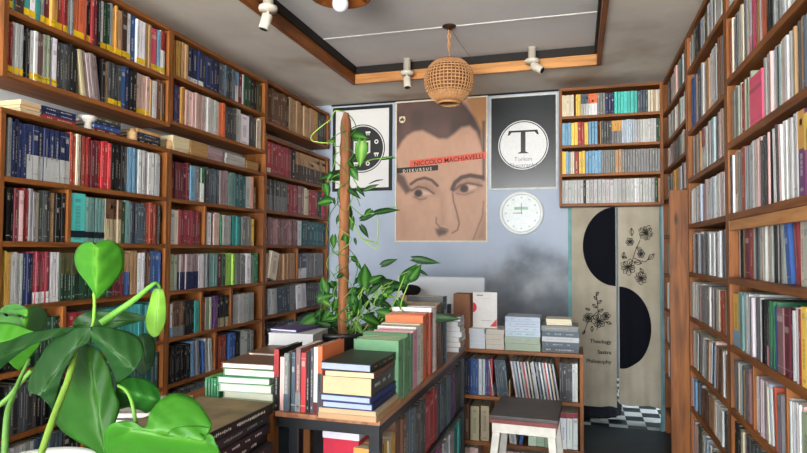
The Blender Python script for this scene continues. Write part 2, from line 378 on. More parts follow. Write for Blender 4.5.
def row(wall, z0, z1, x0, sc, start, spec, where, group, fr=.88, dmax=.152, setback=.008, kind='book', fj=.04, hid=None, ulim=None):
    """books of one shelf; start and ends are measured along the shelf front"""
    clear = z1-z0; cnt = 0; prev = start; RW = wall is RIGHT
    for run in spec.split(';'):
        a = run.split(); 
        if not a: continue
        end, col, n = float(a[0]), a[1], int(a[2]) if len(a) > 2 else 1
        if RW and n > 1: n = round(n*1.75)
        o = {}; f = fr; lean = 0
        dq = None
        for x in a[3:]:
            if x[0] == 'd' and x[1] == '.': dq = float(x[1:])
            elif x[0] == 'h': f = float(x[1:])
            elif x[0] == 'L': lean = float(x[1:])
            elif x == 'y': o['tape'] = 1
            elif x == 'k': o['band'] = 1
            elif x[0] == 'B': o['base'] = PAL[x[1:]]
            elif x[0] == 'T': o['top'] = PAL[x[1:]]
            elif x[0] == 'z': o['bz'] = float(x[1:]); o['tz'] = float(x[1:])
            elif x == 'H': o['hard'] = True
        zm = (z0+z1)/2; ua, ub = wall.u(x0+prev/sc, zm), wall.u(x0+end/sc, zm); prev = end
        if col == 'gap': continue
        W = abs(ub-ua); s = 1 if ub > ua else -1
        f0 = f+R.uniform(-fj, fj)*.5; dd = dq or dmax*R.uniform(.85, 1)
        th = rad(lean); reach = 0
        if lean: reach = min(clear*f*math.sin(abs(th)), W*.5)
        for i in range(n):
            wi = (W-reach)/n*math.cos(th); w = wi*.985
            ff = f0 if n > 2 and (o or R.random() < .7) else f+R.uniform(-fj, fj)
            h = min(clear*ff, clear-.004)
            if lean: h = min(h, (clear-.004-w*math.sin(abs(th)))/math.cos(th))
            off = (W-reach)/n*i + (reach if lean < 0 else 0)
            u = ua+s*(off+.0075*wi)
            sb = setback+R.uniform(0, .012)
            base = wall.pt(u, sb, z0+.0006)
            rot = Matrix.Rotation(th, 4, 'Y')
            if lean > 0:     # top to the right: stand on lower right corner
                piv = Vector((w, 0, 0)); M = mats_of(base, wall.rz) @ Matrix.Translation((w/math.cos(th)-w, 0, 0)) @ Matrix.Translation(piv) @ rot @ Matrix.Translation(-piv)
            elif lean < 0:
                M = mats_of(base, wall.rz) @ rot
            else: M = mats_of(base, wall.rz)
            cnt += 1
            ck2 = col if col != 'MIX' else mixc[i % len(mixc)]
            if RW and n > 2 and not o and R.random() < .42: ck2 = R.choice(['white', 'light_grey', 'white', 'grey', 'cream', 'pale_blue', 'dark_grey', 'white', 'pale_pink', 'tan'])
            elif not RW and n > 3 and not o and R.random() < .02: ck2 = R.choice(['white', 'grey', 'dark_grey', 'beige'])
            cc = jit(PAL[ck2], .18)
            cn = ck2.replace('_', ' ')
            if o.get('tape'): cn += ' yellow-taped'
            if o.get('band'): cn += ' black-banded'
            if o.get('top'): cn += ' and '+a_name(o['top'])
            elif o.get('base'): cn += ' and '+a_name(o['base'])
            lab = f"{cn} {'book' if kind=='book' else 'paperback'}, {ordn(cnt)} from left, {where}"
            BOOKS.append(dict(w=w, h=h, d=dd, c=cc, o=dict(o), M=M, lab=lab, group=group, kind=kind, hid=hid, seed=R.random()))
def a_name(c):
    for k, v in PAL.items():
        if v == c: return k.replace('_', ' ')
    return 'pale'

# ------------------------------------------------------------------ bookcases
TH = .022
def bookcase(name, wall, ua, ub, levels, depth, label='', cat='bookcase', group=None, dividers=(), rails=(), top=True, th=TH, mats=None, zbot=None, bottom=True, back=False):
    """levels: upper faces of the boards, top to bottom"""
    lo, hi = min(ua, ub), max(ua, ub)
    ztop = levels[0]; zb = zbot if zbot is not None else (0 if levels[-1] < .3 else levels[-1]-th)
    e = empty(name, wall.pt((lo+hi)/2, depth/2, zb), label, cat, 0, group)
    O = Vector(e.location)
    along = WY if wall.axis == 'X' else WX
    pal = PY if wall.axis == 'X' else PX
    def part(nm, mat, u0, u1, d0, d1, z0, z1, b=.002):
        a = wall.pt(u0, d0, z0)-O; c = wall.pt(u1, d1, z1)-O
        return bx(nm, mat, (min(a.x, c.x), max(a.x, c.x), min(a.y, c.y), max(a.y, c.y), min(a.z, c.z), max(a.z, c.z)), e, b)
    part('side_panel', WZ, lo, lo+th, 0, depth, zb, ztop-th if top else ztop)
    part('side_panel', WZ, hi-th, hi, 0, depth, zb, ztop-th if top else ztop)
    for i, z in enumerate(levels):
        if i == 0 and not top: continue
        if i == 0: part('top_board', along, lo, hi, 0, depth, z-th, z)
        else: part('shelf_board', along, lo+th, hi-th, 0, depth-.001, z-th, z)
    for (zu, zl, u) in dividers:
        part('divider', WZ, u-.01, u+.01, .004, depth-.03, zl, zu-th)
    for (z, u0, u1, *fr_b) in rails:
        r0_, r1_ = (.004, .024) if fr_b else (depth-.014, depth-.001)
        part('rail', pal, min(u0, u1), max(u0, u1), r0_, r1_, z-th-.045, z-th-.0003)
    if back:
        part('back_panel', along, lo+th, hi-th, depth-.008, depth-.002, zb, ztop-th)
    return e
E = 1.40
p8, p168, p263, p327 = LEFT.u(-2.5), LEFT.u(168), LEFT.u(264.5), LEFT.u(328)
lu = LEFT.u
LV = [E+.566, E+.292, E+.030, E-.234, E-.5, E-.76, E-1.03, E-1.30]
bookcase('bookcase', LEFT, p8, p168-.001, LV, .195, 'wooden lower bookcase on the left wall nearest the camera, behind the big leaves',
  dividers=[(LV[1], LV[2], lu(69.5)), (LV[3], LV[4], lu(67)), (LV[5], LV[6], lu(90))], rails=[(z, p8+TH, p168-TH) for z in LV[:7]])
bookcase('bookcase', LEFT, p168+.001, p263-.001, LV, .195, 'wooden lower bookcase in the middle of the left wall',
  dividers=[(LV[1], LV[2], lu(205.7)), (LV[3], LV[4], lu(203.5)), (LV[3], LV[4], lu(233)), (LV[4], LV[5], lu(218))], rails=[(z, p168+TH, p263-TH) for z in LV[:7]])
LV3 = [E+.85, E+.58, E+.298, E+.038, E-.233, E-.487, E-.75, E-1.02, E-1.30]
bookcase('bookcase', LEFT, p263+.001, p327, LV3, .195, 'wooden lower bookcase at the far end of the left wall, beside the climbing plant',
  dividers=[(LV3[3], LV3[4], lu(298.5)), (LV3[5], LV3[6], lu(297))], rails=[(z, p263+TH, p327-TH) for z in LV3[1:8]])
UV = [E+1.253, E+.972, E+.713]
bookcase('wall_shelf', LEFT, p8, p168-.001, UV, .195, 'wooden upper wall shelf nearest the camera, two rows of yellow-taped books', 'shelf')
bookcase('wall_shelf', LEFT, p168+.001, p263-.001, [E+1.25, E+1.0, E+.731], .195, 'wooden upper wall shelf in the middle of the left wall, holding navy books', 'shelf')
bookcase('wall_shelf', LEFT, p263+.001, p327, [E+1.265, E+.96], .195, 'wooden upper wall shelf at the far left end, one row of books only', 'shelf')

g1 = 'books on the left wall shelves'
S = 5.03
NLU, MLU, FLU = 'near left upper shelf', 'middle left upper shelf', 'far left upper shelf'
top = 'the top row, near left wall'
def wh(r, c): return f'{c} left bookcase, {r}'
row(LEFT, UV[1], UV[0]-TH, 0, S, 45, '75 black 1 y;90 teal;135 dark_brown 2;165 teal 1 y;195 white 1 y;220 teal 1;240 grey 1 y;268 maroon 1 y;305 amber 2 y;330 rust 1 y;355 red 2 y;380 grey 2;405 orange 1 y;435 orange 1 y;445 rust 1;470 black 2 y;485 red 1;500 maroon 1;515 black 1;535 white 1 y;565 dark_green 2 y;580 pale_blue 1 y;605 amber 2 y;625 tan 1 y;650 dark_brown 1 y;668 white 1 y;695 blue 1;740 white 3 y;770 tan 2;797 hot_pink 1 y;815 light_blue 1 y;838 white 3 y Tred', wh('top row', 'near'), g1, .93)
row(LEFT, UV[2], UV[1]-TH, 0, S, 45, '75 red 2 y;130 light_grey 3 y;160 black 2;200 white 2 y;235 mauve 2 y;265 sage 2 y;275 grey 1;300 white 1 y;365 dark_grey 4;400 black 2;525 pinkish_grey 6 L-9;540 black 1;555 tan 1;620 dark_grey 4 y;640 blue 1;660 navy 1;695 black 2;765 pale_pink 4 y;775 tan 1;800 white 2;815 brown 1;825 cream 1 y;838 brown 1', wh('second row', 'near'), g1, .9)
x = 150
row(LEFT, E+1.0, E+1.25-TH, x, S, 118, '170 amber 5;200 tan 2;275 navy 3 Bwhite z.14;295 slate 1;360 navy 4;435 slate 6;455 white 1 Tlight_blue;475 maroon 1;482 white 1;515 dark_green 2;545 black 2;570 olive 2', wh('top row', 'middle'), g1, .92)
row(LEFT, E+.731, E+1.0-TH, x, S, 118, '165 violet 4;190 amber 2;280 pale_pink 6;360 white 5;385 orange 2;440 dark_grey 4;465 light_grey 1;512 white 1;545 dark_grey 2;570 cream 2', wh('second row', 'middle'), g1, .88)
x = 240
row(LEFT, E+.96, E+1.265-TH, x, S, 142, '245 brown 9;257 black 1;375 kraft 7;400 amber 2;438 dark_grey 4', wh('top row', 'far'), g1, .93)
row(LEFT, LV3[1], LV3[0]-TH, x, S, 140, '160 bright_red 1 Bwhite z.15;270 crimson 9;290 black 1;435 dark_brown 10 Tkraft', wh('upper row', 'far'), g1, .93)
row(LEFT, LV3[2], LV3[1]-TH, x, S, 140, '245 dark_grey 9 Bgrey z.5;300 crimson 4;330 mauve 2;355 cream 2;400 red 3;420 dark_green 2;436 crimson 1', wh('second row', 'far'), g1, .88)
row(LEFT, LV3[3], LV3[2]-TH, x, S, 140, '300 mauve 17;320 white 1;435 dark_teal 10', wh('third row', 'far'), g1, .86)
row(LEFT, LV3[4], LV3[3]-TH, x, S, 134, '150 cream 2;205 cream 1 L13;283 tan 8;300 gap;340 slate 2 Bwhite z.4;428 grey 9', wh('fourth row', 'far'), g1, .82)
row(LEFT, LV3[5], LV3[4]-TH, x, S, 130, '150 dark_grey 2;200 light_grey 3 L-6;260 slate 4 L-6;290 grey 2 L-4;345 white 2 L-5;400 dark_grey 5;424 grey 2', wh('fifth row', 'far'), g1, .84)
row(LEFT, LV3[6], LV3[5]-TH, x, S, 130, '200 black 5;280 dark_grey 5;300 gap;424 slate 8', wh('sixth row', 'far'), g1, .8, hid=1)
# lower case, near
row(LEFT, LV[1], LV[0]-TH, 0, S, 48, '145 navy 5;360 navy 8 Blight_grey z.45;392 rust 2;420 cream 2;440 rust 1;470 red 2;505 maroon 2;570 bright_red 4;635 black 4;655 grey 1;705 light_blue 3;805 white 6;818 white 1', wh('row below the bobbins', 'near'), g1, .92)
row(LEFT, LV[2], LV[1]-TH, 0, S, 42, '85 black 3;105 maroon 1;130 pale_pink 1;160 red 2;190 grey 2;210 cream 1;265 dark_grey 3;290 tan 1;338 black 3;360 gap;437 bright_teal 1 k H;540 sea_green 6 k;620 beige 4 Tbrown;640 dark_green 1;660 sea_green 1;745 slate 6;805 rust 4;815 dark_grey 1', wh('row with teal books', 'near'), g1, .9)
row(LEFT, LV[3], LV[2]-TH, 0, S, 38, '48 yellow 1;68 amber 1;130 light_grey 4;178 navy 3;265 crimson 7 Bwhite z.22;310 white 3;470 dark_green 8 Tolive;570 dark_green 5;635 maroon 5;665 blue 2 Ttan;700 tan 2;735 white 2;770 brown 2;805 blue 2;815 blue 1', wh('row with yellow book', 'near'), g1, .9)
row(LEFT, LV[4], LV[3]-TH, 0, S, 36, '150 black 6;325 dark_green 9;347 gap;440 red 2;480 slate 2;760 teal 14;808 dark_teal 3', wh('row behind the leaves', 'near'), g1, .84, hid=1)
row(LEFT, LV[5], LV[4]-TH, 0, S, 30, '200 dark_grey 7;330 black 6;480 maroon 6;600 slate 6;808 dark_teal 9', wh('low row behind the plant', 'near'), g1, .84, hid=1)
row(LEFT, LV[6], LV[5]-TH, 0, S, 25, '180 light_grey 8;330 slate 6;440 black 4;465 gap;808 dark_grey 14', wh('lowest row behind the plant', 'near'), g1, .86, hid=1)
# middle
x = 150
row(LEFT, LV[1], LV[0]-TH, x, S, 122, '210 maroon 6;235 light_blue 1;255 grey 1;280 white 2 Tgreen;360 slate 7;400 pinkish_grey 3;440 sea_green 2;490 dark_teal 3;515 light_grey 1;530 peach 1;545 brown 1 h.6', wh('first row', 'middle'), g1, .86)
row(LEFT, LV[2], LV[1]-TH, x, S, 112, '135 white 1;155 cream 1;265 crimson 8 h.84;300 gap;320 white 1;330 dark_grey 1;360 pale_pink 2;375 green 1 L-4;420 light_grey 3;432 gap;470 teal 3;510 grey 2;520 white 1;535 yellow 1', wh('row with crimson books', 'middle'), g1, .83)
row(LEFT, LV[3], LV[2]-TH, x, S, 112, '145 sage 2;255 pinkish_grey 8 Bnavy z.5;280 white 2;310 grey 3;350 sea_green 4;375 maroon 1;390 dark_green 1;440 lime 5;490 grey 4;515 white 1;530 grey 1;550 green 2', wh('row with lime books', 'middle'), g1, .84)
row(LEFT, LV[4], LV[3]-TH, x, S, 107, '120 white 1 Blight_blue;185 brown 6 Bgrey;235 black 4;255 teal 1;267 gap;290 rust 1;320 sage 3;350 purple 3;410 black 5 Bbeige z.3;425 gap;535 light_grey 7', wh('row with purple books', 'middle'), g1, .82)
row(LEFT, LV[5], LV[4]-TH, x, S, 105, '215 black 10;240 light_blue 2 L-4;260 grey 1 L-4;285 blue 2 L-4;325 light_grey 4 L-5;355 gap;395 rust 3;405 gap;435 blue 2;465 black 3;500 light_grey 2;530 grey 2', wh('row with blue books', 'middle'), g1, .84)
row(LEFT, LV[6], LV[5]-TH, x, S, 103, '215 dark_grey 8;325 slate 7;525 maroon 9', wh('lowest row', 'middle'), g1, .84, hid=1)

# right wall
ru = RIGHT.u
r727, r688, rcorner = ru(727.3), ru(688.3), YB-.02
RN = [E+1.09, E+.782, E+.492, E+.173, E-.108, E-.409, E-.687, E-.93, E-1.24]
ynear = 1.55
pp = ru(749.5)
bookcase('bookcase', RIGHT, ynear, r727-.001, [E+1.345]+RN, .29, th=.03, label= 'tall wooden bookcase on the right wall nearest the camera, full of thin spines',
  dividers=[(RN[5], RN[6], pp), (RN[5], RN[6], ru(782)), (RN[6], RN[7], ru(764))],
  rails=[(z, ynear+TH, r727-TH) for z in RN[:7] if z != RN[3]]+[(RN[3], ynear+TH, r727-.032, 1)], top=True)
# wide back boards under two shelves of the near case
RF = [E+1.345, E+1.113, E+.738, E+.448, E+.171, E-.120, E-.386, E-.682, E-.923, E-1.24]
bookcase('bookcase', RIGHT, r727+.001, r688-.001, RF, .29, th=.028, label='tall wooden bookcase in the middle of the right wall, beside the wide panel',
  rails=[(z, r727+.03, r688-.03) for z in RF[1:8]])
RC = [E+1.345, E+1.083, E+.839, E+.636, E+.405, E+.13, E-.165, E-.43, E-.68, E-.94, E-1.2]
cornercase = bookcase('bookcase', RIGHT, r688+.023, rcorner-.0, RC, .29, th=.024, label='narrow-rowed wooden bookcase in the back right corner beside the door curtain')
cl_ = cornercase.location
bx('end_board', WZ, (.545-cl_.x, .90-cl_.x, r688+.001-cl_.y, r688+.022-cl_.y, -cl_.z, E+.385-cl_.z), cornercase, .002)['label'] = 'wide knotty upright end board facing the room'
g2 = 'thin books on the right wall shelves'
KP = 'paperback'
x = 647
def wr(r, c): return f'{c} right bookcase, {r}'
def rr_(z0, z1, spec, where, start=402, **k): row(RIGHT, z0, z1-.0305, 647, S, start, spec, where, g2, k.pop('fr', .9), .2, .03 if z1 == RN[3] else .005, KP, fj=.05, **k)
EXT = ';860 grey 2;960 light_grey 5;1010 slate 3;1090 white 4'
rr_(RN[1], RN[0], '415 rust 1;440 dark_grey 2;470 light_grey 3;500 grey 3;512 white 1 Bpink;525 hot_pink 1;555 rust 2;582 orange 1;605 black 2;625 grey 2;700 light_grey 5;740 grey 3;805 light_grey 5'+EXT, wr('first row', 'near'), 408, fr=.9)
rr_(RN[2], RN[1], '420 tan 1;445 grey 2;465 sage 2;478 red 1;505 sage 2;567 hot_pink 1 h.72 H;600 light_grey 3;635 light_grey 3;660 dark_green 2;740 light_grey 6;805 slate 6'+EXT, wr('row with the pink book', 'near'), 408, fr=.84)
rr_(RN[3], RN[2], '425 slate 2;440 tan 1 Bcream;465 grey 2;480 rust 1;500 grey 2;530 light_grey 3;555 pale_pink 2;590 dark_grey 4;605 black 2;620 slate 1;680 white 5 L-2;740 light_grey 5;775 purple 1 Tamber;805 magenta 1 Tyellow;830 amber 1'+';900 grey 4;1090 light_grey 10', wr('row with the purple book', 'near'), 408, fr=.9)
rr_(RN[4], RN[3], '450 black 4;470 maroon 1;485 rust 1;510 grey 2;590 light_grey 7;615 black 2;637 light_grey 1 L-5;668 blue 1 L-8;700 crimson 1 L-7;722 cream 1;740 light_grey 1;775 black 3;805 light_grey 2'+';900 grey 4;1090 white 10', wr('row with the blue book', 'near'), 412, fr=.88)
rr_(RN[5], RN[4], '445 yellow 1 Blight_blue;472 sea_green 2;500 light_grey 2;520 dark_grey 2;540 white 1;580 black 3;605 black 2 Bpink;630 green 2 Bslate;640 blue 1;672 mauve 1;697 maroon 1;735 black 3;745 white 1;757 red 1;787 yellow 1 H;812 white 1;860 maroon 3;1090 light_grey 12', wr('row with the yellow book', 'near'), 418, fr=.87)
rr_(RN[6], RN[5], '470 slate 5;503 mauve 3;520 gap;545 white 2;590 pinkish_grey 5;625 black 3 L-5;645 rust 1 L-5;662 grey 1;690 gap;725 light_grey 3;762 pale_pink 3;812 pale_green 1;1090 light_grey 12', wr('partitioned row', 'near'), 424, fr=.84)
rr_(RN[7], RN[6], '470 black 3;560 dark_grey 6;590 gap;700 slate 8;812 grey 6;1090 light_grey 10', wr('lowest row', 'near'), 428, fr=.84)
def rm(z0, z1, spec, where, **k): rr_(z0, z1, spec, where, 215, **k)
rm(RF[1], RF[0], '240 grey 2;255 black 1;300 olive 3;330 maroon 2;370 light_grey 3;398 brown 3', wr('top row', 'middle'), fr=.9)
rm(RF[2], RF[1], '245 blue 3;262 slate 1;285 white 2;300 tan 1;330 white 2;360 brown 3;395 light_blue 2', wr('row with pale blue book', 'middle'), fr=.86)
rm(RF[3], RF[2], '235 dark_grey 2;262 white 2;285 white 2 Tred;330 light_grey 3;395 grey 5', wr('third row', 'middle'), fr=.88)
rm(RF[4], RF[3], '235 white 2;270 light_grey 3;300 pinkish_grey 2;400 white 8', wr('fourth row', 'middle'), fr=.86)
rm(RF[5], RF[4], '235 light_grey 2;262 dark_grey 2;290 light_grey 2;355 white 5;375 slate 2;400 light_grey 2', wr('fifth row', 'middle'), fr=.86)
rm(RF[6], RF[5], '250 light_grey 4;300 grey 4;350 light_grey 4;380 rust 2;400 sage 2', wr('sixth row', 'middle'), fr=.86)
rm(RF[7], RF[6], '260 light_grey 4 L5;320 grey 5 L7;370 brown 4 L6;403 dark_brown 3', wr('seventh row', 'middle'), fr=.82)
rm(RF[8], RF[7], '240 light_blue 2;260 dark_grey 2;300 brown 4;325 tan 1 L5;375 white 3 L4;403 dark_grey 3', wr('eighth row', 'middle'), fr=.82)
rm(RF[9], RF[8], '260 dark_green 3;320 light_grey 4;403 dark_grey 5', wr('lowest row', 'middle'), fr=.82)
def rc(z0, z1, spec, where, st=95, **k): rr_(z0, z1, spec, where, st, **k)
rc(RC[1], RC[0], '125 light_grey 4;150 pale_pink 3;180 sea_green 4;203 grey 3', wr('top row', 'corner'), fr=.88)
rc(RC[2], RC[1], '125 light_grey 4;150 tan 3;180 grey 4;203 white 3', wr('second row', 'corner'), fr=.86)
rc(RC[3], RC[2], '125 pale_pink 4;160 grey 4;203 light_grey 5', wr('third row', 'corner'), fr=.86)
rc(RC[4], RC[3], '120 dark_grey 3;150 amber 3;175 grey 3;203 light_grey 3', wr('fourth row', 'corner'), fr=.86)
for i, nm in ((4, 'fifth row'), (5, 'sixth row'), (6, 'seventh row'), (7, 'eighth row'), (8, 'ninth row')):
    rc(RC[i+1], RC[i], '105 light_grey 2;120 '+['sea_green', 'white', 'grey', 'light_blue', 'pale_green'][i-4]+' 2;150 dark_grey 4;203 grey 5', wr(nm, 'corner'), fr=.84)

# back wall shelf above the door curtain
bu = BACK.u
BV = [E+1.303, E+1.077, E+.845, E+.616, E+.381]
bookcase('wall_shelf', BACK, bu(559.5), bu(664.3), [BV[0]]+BV[1:], .2, 'wooden four-row wall shelf above the cream door curtain', 'shelf', back=True)
g3 = 'books on the shelf above the door curtain'
def rb(i, spec, where, fr=.86): row(BACK, BV[i+1], BV[i]-TH, 560, 3.63, 7, spec, where+' of the shelf above the curtain', g3, fr, .15, .01, fj=.02)
rb(0, '50 cream 5;57 gap;75 yellow 3;103 light_grey 3 Tslate;135 white 3 Torange;165 grey 3;197 navy 3;232 bright_teal 3;282 bright_teal 4;320 slate 4;366 cream 5', 'the top row', .84)
rb(1, '40 light_blue 3;65 yellow 2;88 red 2;103 yellow 1;137 light_blue 3;145 gap;150 tan 1;188 dark_grey 4;225 grey 4 Tamber;272 pale_blue 6;350 light_grey 8;366 dark_green 2', 'the second row')
rb(2, '22 yellow 2;38 light_blue 2;52 cream 2;68 red 1;92 yellow 2;150 light_blue 5;200 grey 6;225 tan 2;366 grey 14', 'the third row')
rb(3, '85 light_grey 7;94 black 1;270 light_grey 12;290 white 2;345 light_grey 5;356 dark_green 1;366 tan 1', 'the bottom row')

# low bookcase in the back of the room
LOWB = Wall('Y', 3.65, 1)
LB = [.794, .508, .227, .03]
l0, l1 = LOWB.u(461), LOWB.u(583)
bookcase('low_bookcase', LOWB, l0, l1, LB, .30, 'low wooden bookcase behind the stool, stacks of books on top', 'bookcase', dividers=[(LB[1], LB[2], LOWB.u(440+317/S))], back=True)
g4 = 'thin books in the low bookcase behind the stool'
def rl(i, spec, where, fr=.84, kind=KP): row(LOWB, LB[i+1], LB[i]-TH, 440, S, 122, spec, where+' of the low bookcase', g4, fr, .2, .012, kind, fj=.02)
rl(0, '150 navy 2;190 blue 3;210 light_grey 1;225 pale_blue 1;250 violet 2;262 red 1;268 white 1 L-7;345 slate 6 L-6;352 tan 1 h.4;600 MIX 26 L-9;665 dark_grey 6;693 white 2', 'the upper row')
rl(1, '145 brown 1 H;150 gap;195 beige 1 H;201 gap;245 beige 1 H;330 gap;385 light_grey 3 L-6;395 gap;432 blue 2 L8;442 gap;485 pale_green 1 H;525 pale_green 1 H;572 sage 1 H;604 white 1;637 white 1 Tcrimson z.15;668 white 1 Tcrimson z.15;693 white 1 Tcrimson z.15', 'the middle row', .82, 'book')
rl(2, '190 pale_pink 3;300 gap;330 white 1;690 pale_pink 9', 'the bottom row', .85, 'book')

# ------------------------------------------------------------------ black book table
TX0, TX1, TY0, TY1, TZ = -.992, -.614, 1.817, 3.34, .85
BM = plain('black_metal_frame', '15161a', .4, .2, 30, 0, .4)
tb = empty('book_table', ((TX0+TX1)/2, (TY0+TY1)/2, 0), 'long narrow table with black frame and reddish wooden top carrying rows of books', 'table')
hx, hy = (TX1-TX0)/2, (TY1-TY0)/2
bx('table_top', TOPW, (-hx, hx, -hy, hy, TZ-.016, TZ), tb, .002)
mb = MB(); z0, z1 = TZ-.05, TZ-.0165
mb.box(-hx+.004, hx-.004, -hy+.004, -hy+.034, z0, z1); mb.box(-hx+.004, hx-.004, hy-.034, hy-.004, z0, z1)
mb.box(-hx+.004, -hx+.034, -hy+.034, hy-.034, z0, z1); mb.box(hx-.034, hx-.004, -hy+.034, hy-.034, z0, z1)
mb.build('apron', BM, tb)
for sx, sy in ((-1, -1), (1, -1), (-1, 1), (1, 1)):
    xa, ya = (-hx+.05 if sx < 0 else hx-.04), (-hy+.006 if sy < 0 else hy-.042)
    bx('leg', BM, (xa, xa+.036, ya, ya+.036, 0, z0), tb, .002)
TS = [.525, .20]
for z in TS: bx('shelf_board', BM, (-hx+.05, hx-.003, -hy+.044, hy-.044, z-.02, z), tb)
TW = Wall('X', -.618, 1)
g5 = 'books lined up along the black-framed table'
row(TW, TZ, TZ+.35, 350, S, 250, '280 mid_green 2 h.64 H;302 mid_green 1 h.64 H;326 mid_green 3 h.65;348 pink 1 h.66;370 white 1 h.68;384 cream 1 h.7;400 orange 1 h.78;425 rust 2 h.78;446 white 2 h.84;476 brown 3 h.86;489 dark_grey 1 h.93;499 light_blue 1 h.93', 'top of the black-framed table', g5, .7, .19, .004, fj=.01)
g6 = 'books on the shelves under the table top'
row(TW, TS[0], TZ-.05, 350, S, 135, '165 pale_pink 1 h.72 d.085;255 amber 6 h.78 d.085;300 brown 2 h.9;345 slate 2 h.9;395 dark_grey 4;452 red 4;475 dark_grey 2;500 slate 2;518 sea_green 1;547 purple 3;568 dark_grey 2', 'upper shelf under the black-framed table', g6, .88, .2, .01, fj=.02)
row(TW, TS[1], TS[0]-.02, 350, S, 160, '400 dark_grey 10;440 maroon 3;485 magenta 3;535 light_grey 4;568 teal 3', 'lower shelf under the black-framed table', g6, .86, .2, .01, fj=.02)

# second, plain wooden table left of it, and a low bench nearer the camera
def table(name, x0, x1, y0, y1, z, label, mat=None, cat='table', leg=.04):
    e = empty(name, ((x0+x1)/2, (y0+y1)/2, 0), label, cat); a, c = (x1-x0)/2, (y1-y0)/2
    bx('table_top', mat or WY, (-a, a, -c, c, z-.022, z), e, .002)
    for sx in (-1, 1):
        for sy in (-1, 1):
            xx, yy = (a-leg if sx > 0 else -a), (c-leg if sy > 0 else -c)
            bx('leg', mat or WZ, (xx, xx+leg, yy, yy+leg, 0, z-.0225), e, .002)
    return e
table('side_table', -1.44, -1.0, 1.82, 3.0, .85, 'wooden table left of the black-framed one, under the potted climber')
table('bench', -1.46, -.95, 1.30, 1.81, .62, 'low dark wooden bench under the stack of large dark books', LY, 'bench')

# ------------------------------------------------------------------ lying books with cover and page block
def lying(x, y, z, L, W, T, rz, c, lab, page='cfc4aa', spine=1, group=None, hard=True, marks=None, name='stacked_book', parts=True, tilt=0):
    """flat book; local x across (spine at +x if spine=1), y along"""
    c = jit(PAL[c] if c in PAL else lin(c), .05); pg = lin(page) if isinstance(page, str) else page
    ct = .003 if hard else .0012; ov = .003 if hard else .0006
    cv = MB(); a, l = W/2, L/2; s = spine
    cv.box(-a, a, -l, l, 0, ct, c); cv.box(-a, a, -l, l, T-ct, T, c)
    xs = sorted((s*(a-.0025), s*(a-.0025-ct))); cv.box(xs[0], xs[1], -l, l, ct, T-ct, c)
    if marks:
        mc = lin(marks); q = -l*.75
        while q < l*.7:
            st = R.uniform(.003, .009); xx = s*(a-.002); zz1, zz2 = T*R.uniform(.36, .44), T*R.uniform(.56, .66)
            cv.face([(xx, q, zz1), (xx, q+st, zz1), (xx, q+st, zz2), (xx, q, zz2)], mc); q += st+(R.uniform(.002, .004) if R.random() < .8 else .03)
    pb = MB(); xs = sorted((s*(a-ct-.003), -s*(a-ov))); pb.box(xs[0], xs[1], -l+ov, l-ov, ct, T-ct, pg)
    if parts:
        e = empty(name, (x, y, z), lab, 'book', rz, group)
        cv.build('cover', COVER, e); pb.build('page_block', PAPER, e)
    else:
        n = MB(); n.v = cv.v; n.f = cv.f; n.c = cv.c; n.m = cv.m; n.sm = cv.sm; k = len(n.v)
        n.v += pb.v; n.f += [[i+k for i in f] for f in pb.f]; n.c += pb.c; n.m += [1]*len(pb.f); n.sm += pb.sm
        e = n.build(name, BMATS, None, (x, y, z), (0, 0, rz)); tag(e, lab, 'book', group)
    return e
# big dark art books at the left front
z = .6205; xc, yc = -1.10, 1.565
nms = ['bottom book', 'second book up', 'third book up', 'fourth book up', 'fifth book up', 'fourth book from the top', 'third book from the top', 'second book from the top']
for i in range(8):
    T = .0302
    lying(xc+R.uniform(-.012, .006), yc+R.uniform(-.012, .006), z, .36, .28, T, rad(R.uniform(-5, 5)), ['black', '2a2b2c', '141416'][i % 3], f'large black lettered hardback, {nms[i]} of the front stack beside the table', ['c4c0b4', 'c4c0b4', 'b8b4aa', 'c8c4ba', 'c8c4ba', 'b8b4aa', 'a8502c', 'a8502c'][i], 1, 'large dark books stacked at the front', True, ['c8c8c0', '9a9a94', 'd8d4cc'][i % 3])
    z += T+.0006
T = .9-z
o = lying(xc, yc, z, .36, .28, max(T, .03), rad(-1), '1b1a18', 'large book with streaky olive-brown cover on top of the dark front stack', 'bcb8ae', 1, 'large dark books stacked at the front', True, 'c8c4ba')
OL = ceilmat('streaky_olive_cover', '5a4f36', '857552', '3f3828', 9)
mb = MB(); mb.box(-.137, .137, -.178, .178, max(T, .03)+.0003, max(T, .03)+.0009); mb.build('cover_print', OL, o)
# white book piece pushed under the leaf, front left of the stack, and magazines behind
z = .6205
for i in range(5):
    lying(-1.335+R.uniform(-.004, .004), 1.60, z, .22, .16, .052, rad(2+R.uniform(-2, 2)), ['grey', 'maroon', 'light_grey', 'slate', 'dark_grey'][i], ['grey', 'maroon', 'light grey', 'slate', 'dark grey'][i]+' hardback in the hidden stack left of the large dark books', 'd4d0c4', 1, 'stack left of the large dark books'); z += .0526
mag = MB(); mag.box(-.10, .10, -.11, .11, 0, .014, lin('a8a29c'))
for r_, cc, dz in ((.038, '4b3f78', .0003), (.02, '2d2750', .0006)):
    mag.face([(.05+r_*math.cos(a*math.pi/12), -.05+r_*math.sin(a*math.pi/12), .014+dz) for a in range(24)], lin(cc))
for i in range(6): mag.box(-.09+i*.02, -.078+i*.02, -.10, -.088, .014, .0144, lin('7a7672'))
o = mag.build('magazine', COVER, None, (-1.33, 1.62, z), (0, 0, rad(20))); tag(o, 'pale magazine with a purple disc on its cover, behind the big glossy leaf', 'magazine')
